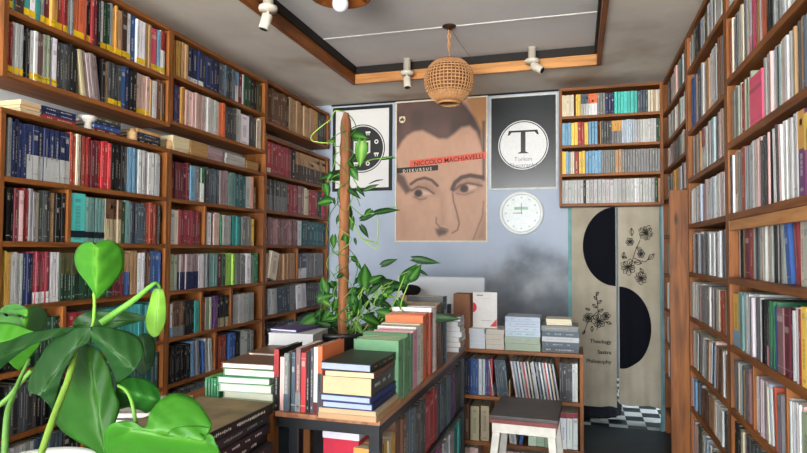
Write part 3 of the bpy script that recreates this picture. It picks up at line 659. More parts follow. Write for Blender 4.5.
# white page stacks with green covers on the wooden table
zt = .8505; gw = 'white-paged books with green covers stacked on the wooden table'
names = ['bottom book', 'second book', 'third book', 'fourth book', 'fifth book', 'sixth book']
z = zt; Ts = [.022, .028, .028, .024, .026, .02]
for i, T in enumerate(Ts):
    lying(-1.12+[.0, .005, -.004, -.012, .006, 0][i], 1.925+[-.02, .004, -.01, -.012, 0, -.003][i], z, .17, .2, T, rad(-90+[3, -1, 2, 4, 1, 2][i])*0+rad([3, 0, 4, 5, 2, 4][i]), ['pale_green', 'sage', 'pale_green', 'green', 'green', 'brown'][i], f'white-paged hardback, {names[i]} of the stack behind the large dark books', 'dcdccb', -1, gw); z += T+.0006
for j, (yy, k) in enumerate(((2.14, 6), (2.345, 6))):
    z = zt
    for i in range(k):
        T = .0247
        lying(-1.13-.01*j+R.uniform(-.004, .004), yy, z, .19, .22, T, rad(3+R.uniform(-2, 2)), 'brown' if i == 5 else 'sage', f'{["bottom", "second", "third", "fourth", "fifth", "top"][i]} book of the {"middle" if j == 0 else "farthest"} low stack on the wooden table, partly hidden', 'dcdccb', -1, gw); z += T+.0006
zst = z
# small green upright booklets at the left edge
gb = 'small green booklets left of the white-paged stack'
for i in range(5):
    mb = MB(); book_mb(mb, .011, .085, .1, jit(PAL['green'], .05), {'page': lin('7fae5a')}, R, lambda v: v)
    o = mb.build('booklet', BMATS, None, (-1.30+i*.0122, 1.86, zt), None); tag(o, f'small green booklet, {ordn(i+1)} from the left beside the white-paged stack', 'book', gb)
# upright display book with red lettering, teal books behind, near the pot
z = zst
lying(-1.16, 2.33, z, .2, .2, .05, rad(6), 'light_grey', 'silvery plastic-wrapped book with red print on the far low stack', 'b8b8b8', 1); z2 = z+.0506
o = lying(-1.19, 2.35, z2, .17, .14, .012, rad(-8), 'violet', 'small violet book lying on the plastic-wrapped book', 'c8c8d8', 1)
lying(-1.22, 2.62, zt, .2, .2, .07, 0, 'dark_grey', 'dark grey boxed book under the teal books beside the plant pot', '555555', 1); z = zt+.0706
for i in range(5):
    lying(-1.24, 2.62, z, .18, .16, .026, rad(R.uniform(-3, 3)), 'green' if i % 2 else 'dark_teal', f'{["bottom", "second", "third", "fourth", "top"][i]} teal-green book of the small pile left of the plant pot', '3b8f74', 1, 'teal-green books beside the plant pot'); z += .0266
# spines facing the camera at the table's near edge
NE = Wall('Y', TY0+.004, 1); g7 = 'books standing at the near end of the black-framed table'
row(NE, TZ, TZ+.235, 230, S, 217, '240 black 1 Tred;266 pale_pink 1 h.8;290 grey 1 Bslate;297 dark_grey 1;318 slate 1 h.86;345 mauve 1 h.9 Bgrey;372 bright_red 1 h.84;392 black 1;411 dark_grey 1 h.9;434 white 1 h.94 Bmaroon z.17;458 orange 1 h.96 Bdark_grey z.6', 'the near end of the black-framed table', g7, .86, .2, .004, 'book', fj=.03)
# flat stack on the table corner
fx, fy, z = -.718, 1.925, TZ+.0006
ST = [(.018, .205, 'tan', 'c09a76', 'thin tan book at the very bottom of the flat stack on the table corner', 'a0714a', False),
      (.016, .2, 'beige', 'c8ab88', 'thin beige book second from the bottom of the table corner stack', None, False),
      (.022, .178, 'navy', 'a9b4d6', 'navy hardback with lavender page edges, lower of two in the corner stack', None, True),
      (.022, .178, '30386a', 'a9b4d6', 'navy hardback with lavender page edges, upper of two in the corner stack', None, True),
      (.058, .172, 'dark_grey', 'cdb691', 'thick shrink-wrapped book with cream pages in the middle of the corner stack', 'c8c8c0', False),
      (.018, .17, 'brown', 'd6c09a', 'thin cream-paged book beneath the topmost book of the corner stack', None, False),
      (.026, .178, '26302a', 'a5aed0', 'glossy dark-covered hardback on top of the flat stack on the table corner', 'b08060', True)]
for i, (T, W, c, pg, lab, mk, hd) in enumerate(ST):
    lying(fx+[0, -.002, 0, -.003, -.002, .004, -.004][i], fy+[0, 0, .0, -.004, .003, -.002, .0][i], z, .265, W, T, rad([0, 1, 0, -1, 0, 2, -1][i]), c, lab, pg, 1, 'flat stack of books on the table corner', hd, mk); z += T+.0006
# pile at the far end of the black table
z = TZ+.0006
nm7 = ['bottom', 'second', 'third', 'fourth', 'fifth', 'sixth', 'top']
for i in range(7):
    T = .027
    lying(-.70+R.uniform(-.006, .006), 3.235+R.uniform(-.004, .004), z, .15, .17, T, rad(R.uniform(-4, 4)), ['grey', 'tan', 'light_grey', 'white', 'grey', 'white', 'maroon'][i], f'{nm7[i]} book of the white-paged pile at the far end of the black-framed table', 'd4d6d8', -1 if i > 2 else 1, 'pile at the far table end', False); z += T+.0006
# things on the lower shelf under the near end of the table
z = TS[0]+.0006
rbx = empty('storage_box', (-.775, 1.95, TS[0]+.0008), 'red box with a white lid under the near end of the table', 'box')
RED = plain('red_card', 'b8243c', .5); WHP = plain('white_card', 'd0ccd4', .6)
bx('box_body', RED, (-.065, .065, -.07, .07, 0, .232), rbx, .002); bx('lid', WHP, (-.067, .067, -.072, .072, .2325, .258), rbx, .002)

# stacks on the low bookcase
zt = .794+.0006; gy = 3.80; gs = 'books stacked flat on the low bookcase'
def lx(px): return LOWB.u(px)
def stack(xa, xb, specs, lab, L=.2):
    z = zt
    for i, (T, c, pg, sp) in enumerate(specs):
        n = len(specs); nm = ['bottom', 'second', 'third', 'fourth', 'fifth', 'sixth', 'seventh', 'eighth'][i] if i < n-1 else 'topmost'
        W = abs(xb-xa)
        o = lying((xa+xb)/2+R.uniform(-.003, .003), 3.665+L/2, z, W, L, T, rad(-90+R.uniform(-1, 1)), c, f'{nm} book of the {lab}', pg, 1 if sp else -1, gs, False, ('8f959d' if sp else None)); z += T+.0006
    return z
stack(lx(469), lx(484.5), [(.03, 'white', 'c6ccd4', 0)]*4, 'white stack under the small sign, left half')
zs = stack(lx(485.2), lx(503.5), [(.03, 'light_grey', 'c0b8ac', 0)]*4, 'grey-beige stack under the small sign, right half')
stack(lx(504.5), lx(539.5), [(.042, 'sage', 'c8c4a0', 1), (.042, 'sage', 'c8c4a0', 1), (.03, 'pale_blue', 'b8c4d0', 1), (.03, 'pale_blue', 'b8c4d0', 1), (.03, 'pale_blue', 'b8c4d0', 1), (.028, 'pale_blue', 'b8c4d0', 1)], 'pale blue and green stack in the middle of the low bookcase')
stack(lx(541.5), lx(578.5), [(.032, 'dark_grey', 'b8b8b8', 1), (.03, 'slate', 'b8b8b8', 1), (.03, 'light_grey', 'b8b8b8', 1), (.032, 'slate', 'b8b8b8', 1), (.032, 'grey', 'b8b8b8', 1)], 'grey stack at the right end of the low bookcase')
zc_ = zt+.032+.03+.03+.032+.032+5*.0006
for i, (xa, xb) in enumerate(((545, 571), (548, 569), (549, 567))):
    lying((lx(xa)+lx(xb))/2, 3.78, zc_, .15, .15, .012, rad(-90+R.uniform(-5, 5)), 'cream', f'{["lowest", "middle", "uppermost"][i]} cream booklet lying on the grey stack', 'd8d0b4', -1, 'cream booklets on the grey stack', False); zc_ += .0126
# small sign leaning on the wall side, standing on the white stack
SY = 3.72
def poly_on(mb, pts, Y, col, f=None):
    P = [atY(p[0], p[1], Y) for p in pts]; c = Vector((0, 0, 0))
    for p in P: c += p
    if len(P) > 2:
        nrm = (P[1]-P[0]).cross(P[2]-P[0])
    area = sum(P[i].x*P[(i+1) % len(P)].z-P[(i+1) % len(P)].x*P[i].z for i in range(len(P)))
    if area < 0: P.reverse()
    mb.face(P, col)
sgn = empty('sign_card', (atY(484, 328, SY).x, SY, zs), 'small white sign with red marks standing on the books at the back', 'sign')
MI = Matrix.Translation(-Vector(sgn.location))
def local(mb, e):
    l = Vector(e.location); mb.v = [tuple(Vector(v)-l) for v in mb.v]; return mb
a, c = atY(473, 292, SY), atY(497, 328, SY)
mb = MB(); mb.box(a.x, c.x, SY, SY+.012, zs+.0004, a.z, lin('d2cfcc')); local(mb, sgn).build('card', COVER, sgn)
mb = MB(); w = c.x-a.x; h = a.z-zs
def sq(mb, u0, u1, v0, v1, col, Y=SY-.0006): mb.face([(a.x+u0*w, Y, zs+v0*h), (a.x+u1*w, Y, zs+v0*h), (a.x+u1*w, Y, zs+v1*h), (a.x+u0*w, Y, zs+v1*h)], col)
sq(mb, .15, .42, .9, .925, lin('55555a')); sq(mb, .85, .92, .89, .93, lin('888')) if False else None
sq(mb, .35, .75, .2, .215, lin('999999')); sq(mb, .4, .7, .82, .83, lin('aaaaaa'))
mb.face([(a.x+.7*w, SY-.0006, zs+.01), (c.x-.002, SY-.0006, zs+.01), (c.x-.002, SY-.0006, zs+.26*h)], lin('c83a36'))
mb.face([(a.x, SY-.0006, zs+h*(.56+.14*math.sin(t_*math.pi/10))) if False else (a.x+.16*w*math.cos(-math.pi/2+t_*math.pi/10), SY-.0006, zs+h*(.57)+.14*h*math.sin(-math.pi/2+t_*math.pi/10)) for t_ in range(11)], lin('d02838'))
local(mb, sgn).build('print', COVER, sgn)

# brown box at the left end of the low bookcase, desk with white screen behind
KR = plain('brown_cardboard', '8a5f46', .75, .12, 12)
o = bx('cardboard_box', KR, (-.052, .052, -.06, .06, 0, atY(460, 293, 3.74).z-zt), None, .003, (lx(461), 3.73+.0, zt)); tag(o, 'tall narrow brown cardboard box at the left end of the low bookcase', 'box')
dk = table('desk', -1.75, -.72, 4.05, 4.95, .78, 'wooden desk against the back wall, mostly hidden behind plants and books')
sc_ = empty('monitor', (-.99, 4.42, .7805), 'large white flat screen seen from behind on the desk', 'monitor')
MW = plain('white_plastic', 'd4d8dc', .35, .03, 5)
a1, a2 = atY(398.5, 276, 4.40), atY(484.5, 276, 4.40)
mb = MB(); mb.box(a1.x+.99, a2.x+.99, -.02, .01, a1.z-.7805-.42, a1.z-.7805, b=.008); mb.build('screen_back', MW, sc_)
mb = MB(); mb.box(-.06, .06, .012, .02, .0, .3); mb.box(-.11, .11, -.08, .08, 0, .008); mb.build('stand', MW, sc_)
bx('edge_strip', plain('pale_green_edge', 'b8c8a8', .4), (a1.x+.99-.012, a1.x+.99-.0005, -.018, .008, a1.z-.7805-.42, a1.z-.7805), sc_)
jr = empty('storage_box', (atY(411, 300, 4.15).x, 4.15, .7806), 'brown cardboard box with a fuzzy black top behind the pothos leaves', 'box')
hb = atY(411, 295, 4.15).z-.7806
bx('box_body', plain('light_brown_cardboard', 'a87e60', .75), (-.065, .065, -.06, .06, 0, hb), jr, .003)
mb = MB(); bm = bmesh.new(); bmesh.ops.create_icosphere(bm, subdivisions=3, radius=1)
for v in bm.verts: v.co = Vector((v.co.x*.072, v.co.y*.06, v.co.z*.042))*(1+R.uniform(-.06, .06))
mb.addbm(bm, smooth=True); mb.build('black_top', plain('black_fabric', '121214', .95), jr, (0, 0, hb+.034))
jc = empty('tissue_holder', (atY(442, 305, 3.95).x if False else -.86, 4.12, .7806), 'dark holder with white tissue peeking out beside the brown box', 'tissue holder')
hz = atY(443, 304, 4.12).z-.7806
jc.location.x = atY(443, 304, 4.12).x
bx('holder_body', plain('dark_slate_box', '3c444a', .5), (-.05, .05, -.05, .05, 0, hz), jc, .006)
mb = MB(); bm = bmesh.new(); bmesh.ops.create_cone(bm, segments=9, radius1=.03, radius2=.006, depth=.05, cap_ends=True)
for v in bm.verts: v.co += Vector((R.uniform(-.008, .008), R.uniform(-.008, .008), R.uniform(-.006, .006)))
mb.addbm(bm); mb.build('tissue', plain('white_tissue', 'e6eaf0', .9), jc, (-.008, 0, hz+.026))

# ------------------------------------------------------------------ stool
SW = plain('worn_white_paint', 'd8d2c6', .5, .1, 25)
fl = atZ(491.5, 417, .6); fr_ = atZ(562, 418.5, .6); bl = atZ(497.5, 397, .6); br_ = atZ(559.5, 399.5, .6)
cx_, cy_ = (fl.x+fr_.x+bl.x+br_.x)/4, (fl.y+fr_.y+bl.y+br_.y)/4
st = empty('stool', (cx_, cy_, 0), 'white-legged stool with a dark worn top in front of the low bookcase', 'stool', rad(-1.5))
sw, sd = abs(fr_.x-fl.x)/2, abs(bl.y-fl.y)/2
bx('seat', plain('dark_worn_seat', '4a4340', .4, .3, 9), (-sw, sw, -sd, sd, .582, .6), st, .003)
bx('seat_edge', plain('reddish_seat_edge', '7a3e3c', .5, .2, 20), (-sw+.001, sw-.001, -sd+.001, sd-.001, .562, .5815), st, .002)
mb = MB(); q = .012
mb.box(-sw+q, sw-q, -sd+q, -sd+q+.02, .515, .5615); mb.box(-sw+q, sw-q, sd-q-.02, sd-q, .515, .5615); mb.box(-sw+q, -sw+q+.02, -sd+q+.02, sd-q-.02, .515, .5615); mb.box(sw-q-.02, sw-q, -sd+q+.02, sd-q-.02, .515, .5615)
mb.build('apron', SW, st)
for sx in (-1, 1):
    for sy in (-1, 1):
        x1, y1 = sx*(sw-.032), sy*(sd-.032); x0_, y0_ = sx*(sw+.02), sy*(sd+.005)
        mb = MB(); pts = []
        bm = bmesh.new(); bmesh.ops.create_cube(bm, size=1)
        for v in bm.verts:
            tt = v.co.z+.5; v.co = Vector((x0_+(x1-x0_)*tt+v.co.x*.036, y0_+(y1-y0_)*tt+v.co.y*.036, .5145*tt))
        bmesh.ops.bevel(bm, geom=bm.edges[:], offset=.002, segments=1, affect='EDGES')
        mb.addbm(bm); mb.build('leg', SW, st)
for sy in (-1, 1): bx('stretcher', SW, (-sw+.01, sw-.01, sy*(sd-.02)-.01, sy*(sd-.02)+.01, .18, .21), st)

# ------------------------------------------------------------------ posters
def framed(name, px0, py0, px1, py1, bw, fcol, label, Y=YB-.012, cat='poster', rough=.5):
    p0, p1 = atY(px0, py1, Y), atY(px1, py0, Y)
    zb = (atY(px0, py1, Y).z+atY(px1, py1, Y).z)/2; zt_ = (atY(px0, py0, Y).z+atY(px1, py0, Y).z)/2
    e = empty(name, ((p0.x+p1.x)/2, Y, zb), label, cat); W, H = p1.x-p0.x, zt_-zb
    fm = MB()
    fm.box(-W/2, -W/2+bw, -.008, .011, 0, H); fm.box(W/2-bw, W/2, -.008, .011, 0, H); fm.box(-W/2+bw, W/2-bw, -.008, .011, 0, bw); fm.box(-W/2+bw, W/2-bw, -.008, .011, H-bw, H)
    fm.build('frame', plain(name+'_frame', fcol, rough), e)
    return e, W, H
PRN = colmat('printed_paper', .5, .4, False, .06)
def onp(e, W, H, u, v, k=0): return (-W/2+u*W, -.0005*k, (1-v)*H)      # u,v from top left
def ppoly(mb, W, H, pts, col, k):
    P = [(-W/2+u*W, -.0006*k, (1-v)*H) for u, v in pts]
    ar = sum(P[i][0]*P[(i+1) % len(P)][2]-P[(i+1) % len(P)][0]*P[i][2] for i in range(len(P)))
    if ar < 0: P.reverse()
    # ear-clip via bmesh so that bent outlines fill cleanly
    bm = bmesh.new(); vs = [bm.verts.new(p) for p in P]; f = bm.faces.new(vs); f.normal_update(); bmesh.ops.triangulate(bm, faces=[f]); mb.addbm(bm, lin(col) if isinstance(col, str) else col)
def circ(cu, cv, ru_, rv, n=40): return [(cu+ru_*math.cos(2*math.pi*i/n), cv+rv*math.sin(2*math.pi*i/n)) for i in range(n)]
def smoothp(pts, n=5, closed=True):
    out = []; K = len(pts); rng = range(K if closed else K-1)
    for i in rng:
        p = [pts[(i+j-1) % K] if closed else pts[min(max(i+j-1, 0), K-1)] for j in range(4)]
        for s_ in range(n):
            t_ = s_/n
            out.append(tuple(.5*((2*p[1][a])+(-p[0][a]+p[2][a])*t_+(2*p[0][a]-5*p[1][a]+4*p[2][a]-p[3][a])*t_*t_+(-p[0][a]+3*p[1][a]-3*p[2][a]+p[3][a])*t_**3) for a in range(len(pts[0]))))
    if not closed: out.append(tuple(pts[-1]))
    return out
def stroke(mb, W, H, pts, wd, col, k, asp=None):
    asp = H/W if asp is None else asp
    pts = smoothp(pts, 4, False)
    for i in range(len(pts)-1):
        (u0, v0), (u1, v1) = pts[i], pts[i+1]; du, dv = (u1-u0), (v1-v0)*asp; L = math.hypot(du, dv) or 1e-6
        t0, t1 = i/(len(pts)-1), (i+1)/(len(pts)-1)
        w0, w1 = (wd(t0), wd(t1)) if callable(wd) else (wd, wd)
        nx, ny = -dv/L, du/L/asp
        ppoly(mb, W, H, [(u0+nx*w0, v0+ny*w0), (u1+nx*w1, v1+ny*w1), (u1-nx*w1, v1-ny*w1), (u0-nx*w0, v0-ny*w0)], col, k)
def text(body, size, parent, loc, col, align='CENTER', rot=None, sx=1, name='lettering', bold=0, mat=None):
    cu = bpy.data.curves.new('t', 'FONT'); cu.body = body; cu.size = size; cu.align_x = align; cu.offset = bold; cu.resolution_u = 3
    to = bpy.data.objects.new('t', cu); COL.objects.link(to)
    dg = bpy.context.evaluated_depsgraph_get(); dg.update(); me = bpy.data.meshes.new_from_object(to.evaluated_get(dg)); bpy.data.objects.remove(to)
    me.materials.clear(); me.materials.append(mat or plain('ink_'+col, col, .6, .02))
    o = bpy.data.objects.new(name, me); COL.objects.link(o); o.parent = parent; o.location = loc; o.rotation_euler = rot or (rad(90), 0, 0); o.scale = (sx, 1, 1)
    return o
# portrait poster: a plain generic sepia face
e, W, H = framed('portrait_poster', 395, 99, 487.7, 242, .012, 'd9cdb8', 'large sepia poster of a dark-haired face with red title strip on the back wall')
tp = lambda a, b_: (lambda t_: a+(b_-a)*math.sin(math.pi*t_))
import numpy as np
GX, GY = 150, 225
uu_, vv_ = np.meshgrid(np.linspace(0, 1, GX+1), np.linspace(0, 1, GY+1))
qx, qy = uu_*92, vv_*142            # picture units
img = np.ones(uu_.shape+(3,))*np.array(lin('b68e76'))
rng = np.random.default_rng(3)
def fnoise(n):
    g = rng.random((n+2, n+2)); x_, y_ = uu_*n, vv_*n; i_, j_ = x_.astype(int), y_.astype(int); fx_, fy_ = x_-i_, y_-j_
    fx_ = fx_*fx_*(3-2*fx_); fy_ = fy_*fy_*(3-2*fy_)
    return (g[j_, i_]*(1-fx_)+g[j_, i_+1]*fx_)*(1-fy_)+(g[j_+1, i_]*(1-fx_)+g[j_+1, i_+1]*fx_)*fy_
def sdist(pts, closed=True):
    d = np.full(qx.shape, 1e9); ins = np.zeros(qx.shape, bool); n_ = len(pts)
    for i in range(n_ if closed else n_-1):
        (x0_, y0_), (x1_, y1_) = pts[i], pts[(i+1) % n_]; dx, dy = x1_-x0_, y1_-y0_
        t_ = np.clip(((qx-x0_)*dx+(qy-y0_)*dy)/(dx*dx+dy*dy+1e-9), 0, 1); d = np.minimum(d, np.hypot(qx-x0_-t_*dx, qy-y0_-t_*dy))
        if closed and dy != 0: ins ^= ((y0_ > qy) != (y1_ > qy)) & (qx < dx*(qy-y0_)/dy+x0_)
    return np.where(ins, -d, d) if closed else d
def paint(pts, col, soft=2.0, a_=1.0, wd=None):
    global img
    d = sdist(pts, wd is None); 
    if wd is not None: d = d-wd
    m_ = np.clip(.5-d/(2*soft), 0, 1)*a_; m_ = (m_*m_*(3-2*m_))[..., None]; img = img*(1-m_)+np.array(lin(col))*m_
A6 = lambda L_: [(x_/5.5, (y_-28)/5.2) for x_, y_ in L_]      # head and forehead sketch
A7 = lambda L_: [(x_/6.1, 68+y_/5.65) for x_, y_ in L_]       # eyes and nose sketch
img *= (1+.10*(fnoise(7)-.5)+.08*(fnoise(25)-.5))[..., None]
paint([(70, -5), (95, -5), (95, 50), (86, 32)], 'b07e50', 1.5)
hair = A6([(-20, 10), (200, 0), (340, 10), (400, 70), (445, 130), (480, 200), (486, 300), (470, 250), (452, 205), (415, 172), (370, 178), (330, 210), (290, 232), (240, 230), (195, 205), (150, 182), (100, 186), (60, 205), (30, 235), (10, 270), (-20, 290)])
paint(hair, '46342f', 2.5); 
hm = np.clip(-sdist(hair)/3, 0, 1)*np.clip(fnoise(9)*1.6-.4, 0, 1); img = img*(1-.35*hm[..., None])+np.array(lin('7a5850'))*.35*hm[..., None]
paint(A6([(484, 150), (500, 150), (500, 460), (486, 460)]), '54403a', 1.5)
paint(A7([(-5, -60), (10, 20), (50, 45), (75, 95), (105, 130), (60, 150), (25, 105), (-5, 70)]), '5b443c', 2.5)
paint(A7([(0, 200), (60, 260), (110, 350), (90, 430), (0, 430)]), '9c7662', 9, .6); paint(A7([(480, 420), (520, 330), (545, 250), (570, 250), (570, 430)]), '8f6a58', 5, .7)
paint(A7([(95, 100), (130, 80), (190, 72), (240, 92), (268, 130), (265, 165), (220, 160), (150, 190), (110, 170)]), '957060', 5, .75)
paint(A7([(352, 130), (380, 85), (440, 62), (540, 75), (545, 120), (450, 160), (380, 160)]), '8d6859', 5, .75)
paint(A7([(268, 130), (300, 150), (305, 250), (320, 330), (270, 340), (285, 240)]), 'a07a66', 5, .7)
paint(A7([(330, 120), (350, 200), (362, 300), (330, 300)]), 'c49f88', 5, .6)
for L_, w_, a_ in (([(92, 92), (130, 68), (180, 58), (225, 72), (262, 105)], 1.5, .9), ([(355, 125), (372, 90), (412, 62), (465, 52), (540, 66)], 2.2, .95), ([(98, 128), (140, 108), (190, 118), (240, 150)], .9, .9), ([(360, 138), (400, 108), (450, 95), (535, 112)], .9, .9), ([(112, 165), (150, 184), (190, 176)], .6, .8), ([(380, 152), (430, 162), (485, 146)], .5, .7),
    ([(356, 150), (364, 200), (384, 262), (398, 322), (388, 358), (355, 376)], .6, .95), ([(256, 288), (254, 318), (280, 345), (325, 355)], .6, .9), ([(546, 200), (540, 280), (510, 350), (480, 424)], .5, .8)): paint(A7(L_), '4a352e', 1.0, a_, w_)
paint(A7([(165, 128), (210, 140), (225, 155), (170, 162)]), 'c6a48e', 1.5, .9); paint(A7([(448, 104), (500, 112), (505, 124), (455, 140)]), 'c6a48e', 1.5, .9)
for cx2, cy2 in ((140, 146), (428, 126)): paint([(cx2/6.1+4.2*math.cos(k_*.5), 68+cy2/5.65+3.8*math.sin(k_*.5)) for k_ in range(13)], '33241f', 1.2)
paint(A7([(250, 352), (290, 346), (332, 364), (312, 384), (272, 396), (256, 376)]), '55403a', 2.2)
pm = MB(); pp_ = lambda pts, c, k: ppoly(pm, W, H, pts, c, k)
m0, m1 = .013/W, .013/H
for j in range(GY+1):
    for i in range(GX+1): pm.v.append((-W/2+(m0+(1-2*m0)*i/GX)*W, -.0006, (1-m1-(1-2*m1)*j/GY)*H))
pal_ = img.tolist()
for j in range(GY):
    for i in range(GX):
        k_ = j*(GX+1)+i; pm.f.append([k_, k_+GX+1, k_+GX+2, k_+1]); pm.c.append([pal_[j][i], pal_[j+1][i], pal_[j+1][i+1], pal_[j][i+1]]); pm.m.append(0); pm.sm.append(False)
pp_([(.165, .425), (.985, .385), (.985, .43), (.165, .47)], 'd4573f', 6)
pp_([(.015, .475), (.475, .462), (.475, .5), (.015, .512)], '1c1717', 6)
pp_(circ(.075, .13, .035, .024), 'd9c8a8', 6); pp_(circ(.075, .13, .024, .016), '4a3830', 7)
for dx, dy in ((-.02, -.014), (.02, -.014), (0, .016)): pp_(circ(.075+dx, .13+dy, .014, .009, 12), 'd9c8a8', 8)
pm.build('print', PRN, e)
tl = math.atan2(.04*H, .82*W)
def ut(u, v, k): return (-W/2+u*W, -.0006*k, (1-v)*H)
text('NICCOLO MACHIAVELLI',   .046*H, e, ut(.585, .447, 7.5), '3a1a1c', rot=(rad(90), -tl, 0), sx=.98, bold=.0007)
text('D I S K U R S U S', .029*H, e, ut(.245, .503, 7.5), 'd8ccb8', rot=(rad(90), -tl*.7, 0), bold=.0006)
# T poster
e, W, H = framed('lettered_poster', 489.7, 95, 557.5, 189.5, .014, 'c9cbc6', 'black poster with a large white T emblem disc right of the portrait')
pm = MB(); A = H/W; cu_, cv_, r_ = .5, .53, .37
ppoly(pm, W, H, [(.02, .015), (.98, .015), (.98, .985), (.02, .985)], '2b2f33', 1)
for r2, c, k in ((r_, 'd8dadb', 2), (r_*.965, '24272a', 3), (r_*.925, 'd8dadb', 4)): ppoly(pm, W, H, circ(cu_, cv_, r2, r2/A, 48), c, k)
ppoly(pm, W, H, [(.29, .375), (.71, .375), (.73, .425), (.705, .425), (.67, .395), (.535, .395), (.535, .60), (.575, .612), (.575, .62), (.425, .62), (.425, .612), (.465, .60), (.465, .395), (.33, .395), (.295, .425), (.27, .425)], '1d2023', 5)
for u0, v0, u1, v1 in ((.78, .05, .6, .14), (.93, .12, .8, .3), (.85, .72, .7, .95), (.45, .87, .4, .96)):
    pass
pm.build('print', plain('dummy', 'ffffff') if False else colmat('glossy_print', .22, .5, False, .12), e)
text('Torkim', .062*H, e, (-.0, -.0036, (1-.70)*H), '6a6e72'); text('Theotraphy', .062*H, e, (-.0, -.0036, (1-.765)*H), '6a6e72')
# emblem poster on the left
e, W, H = framed('emblem_poster', 332.5, 106.5, 392.3, 191, .028, '14181a', 'white poster in a black frame with a black disc emblem, behind the moss pole', Y=YB-.012)
pm = MB(); A = H/W
ppoly(pm, W, H, [(.03, .02), (.97, .02), (.97, .98), (.03, .98)], 'd6d7d6', 1)
cu_, cv_, r_ = .5, .5, .385
for r2, c, k in ((r_, '1a1c1e', 2), (r_*.96, 'd6d7d6', 3), (r_*.92, '1a1c1e', 4)): ppoly(pm, W, H, circ(cu_, cv_, r2, r2/A, 48), c, k)
ppoly(pm, W, H, [(.36, .41), (.64, .41), (.64, .55), (.5, .6), (.36, .55)], 'c9cac8', 5); ppoly(pm, W, H, [(.39, .43), (.61, .43), (.61, .54), (.5, .58), (.39, .54)], '1a1c1e', 6)
for i in range(8):
    t_ = math.pi/4*i+math.pi/8; r3 = r_*.68; uu, vv = cu_+r3*math.cos(t_), cv_+r3*math.sin(t_)/A
    if i % 2: ppoly(pm, W, H, circ(uu, vv, .035, .035/A, 10), 'd6d7d6', 5); ppoly(pm, W, H, circ(uu, vv, .018, .018/A, 8), '1a1c1e', 6)
    else:
        ppoly(pm, W, H, [(uu-.04, vv-.02), (uu+.04, vv-.02), (uu+.04, vv), (uu+.025, vv), (uu+.025, vv+.025), (uu+.01, vv+.025), (uu+.01, vv), (uu-.01, vv), (uu-.01, vv+.025), (uu-.025, vv+.025), (uu-.025, vv), (uu-.04, vv)], 'd6d7d6', 5)
stroke(pm, W, H, [(.62, .92), (.74, .885), (.86, .875)], tp(.004, .012), '22262a', 5)
pm.build('print', PRN, e)
# round wall clock without visible numerals
cp = atY(521.3, 213, YB-.02)
ck_ = empty('wall_clock', (cp.x, YB-.001, cp.z), 'round pale wall clock with a white rim below the T poster', 'clock')
MC = Matrix.Rotation(rad(90), 4, 'X'); rr0 = .186
mb = MB(); mb.lathe([(rr0*.84, .0), (rr0*.98, 0), (rr0, .012), (rr0*.97, .028), (rr0*.9, .032), (rr0*.845, .022), (rr0*.84, .012)], 40, M=MC); mb.build('rim', plain('clock_rim_white', 'e0e4e2', .35, .02), ck_)
mb = MB(); mb.prism([(rr0*.845*math.cos(i*math.pi/20), rr0*.845*math.sin(i*math.pi/20)) for i in range(40)], 0, .012, lin('b7c0c0'), M=MC)
mb.build('dial', colmat('clock_dial', .3, .5, False, .15), ck_)
mb = MB(); Yd = -.0126
for i in range(12):
    t_ = i*math.pi/6; x_, z_ = math.sin(t_)*rr0*.7, math.cos(t_)*rr0*.7; s_ = .006
    mb.face([(x_-s_, Yd, z_-s_), (x_+s_, Yd, z_-s_), (x_+s_, Yd, z_+s_), (x_-s_, Yd, z_+s_)], lin('8b9490'))
mb.face([(-.06, Yd, .028), (.055, Yd, .028), (.055, Yd, .052), (-.06, Yd, .052)], lin('8fae98'))
mb.build('hour_marks', PRN, ck_)
mb = MB(); mb.box(-.003, .003, Yd-.003, Yd-.001, -.01, .085, lin('7c8686')); mb.box(-.07, .01, Yd-.006, Yd-.004, -.003, .003, lin('7c8686')); mb.build('hands', PRN, ck_)

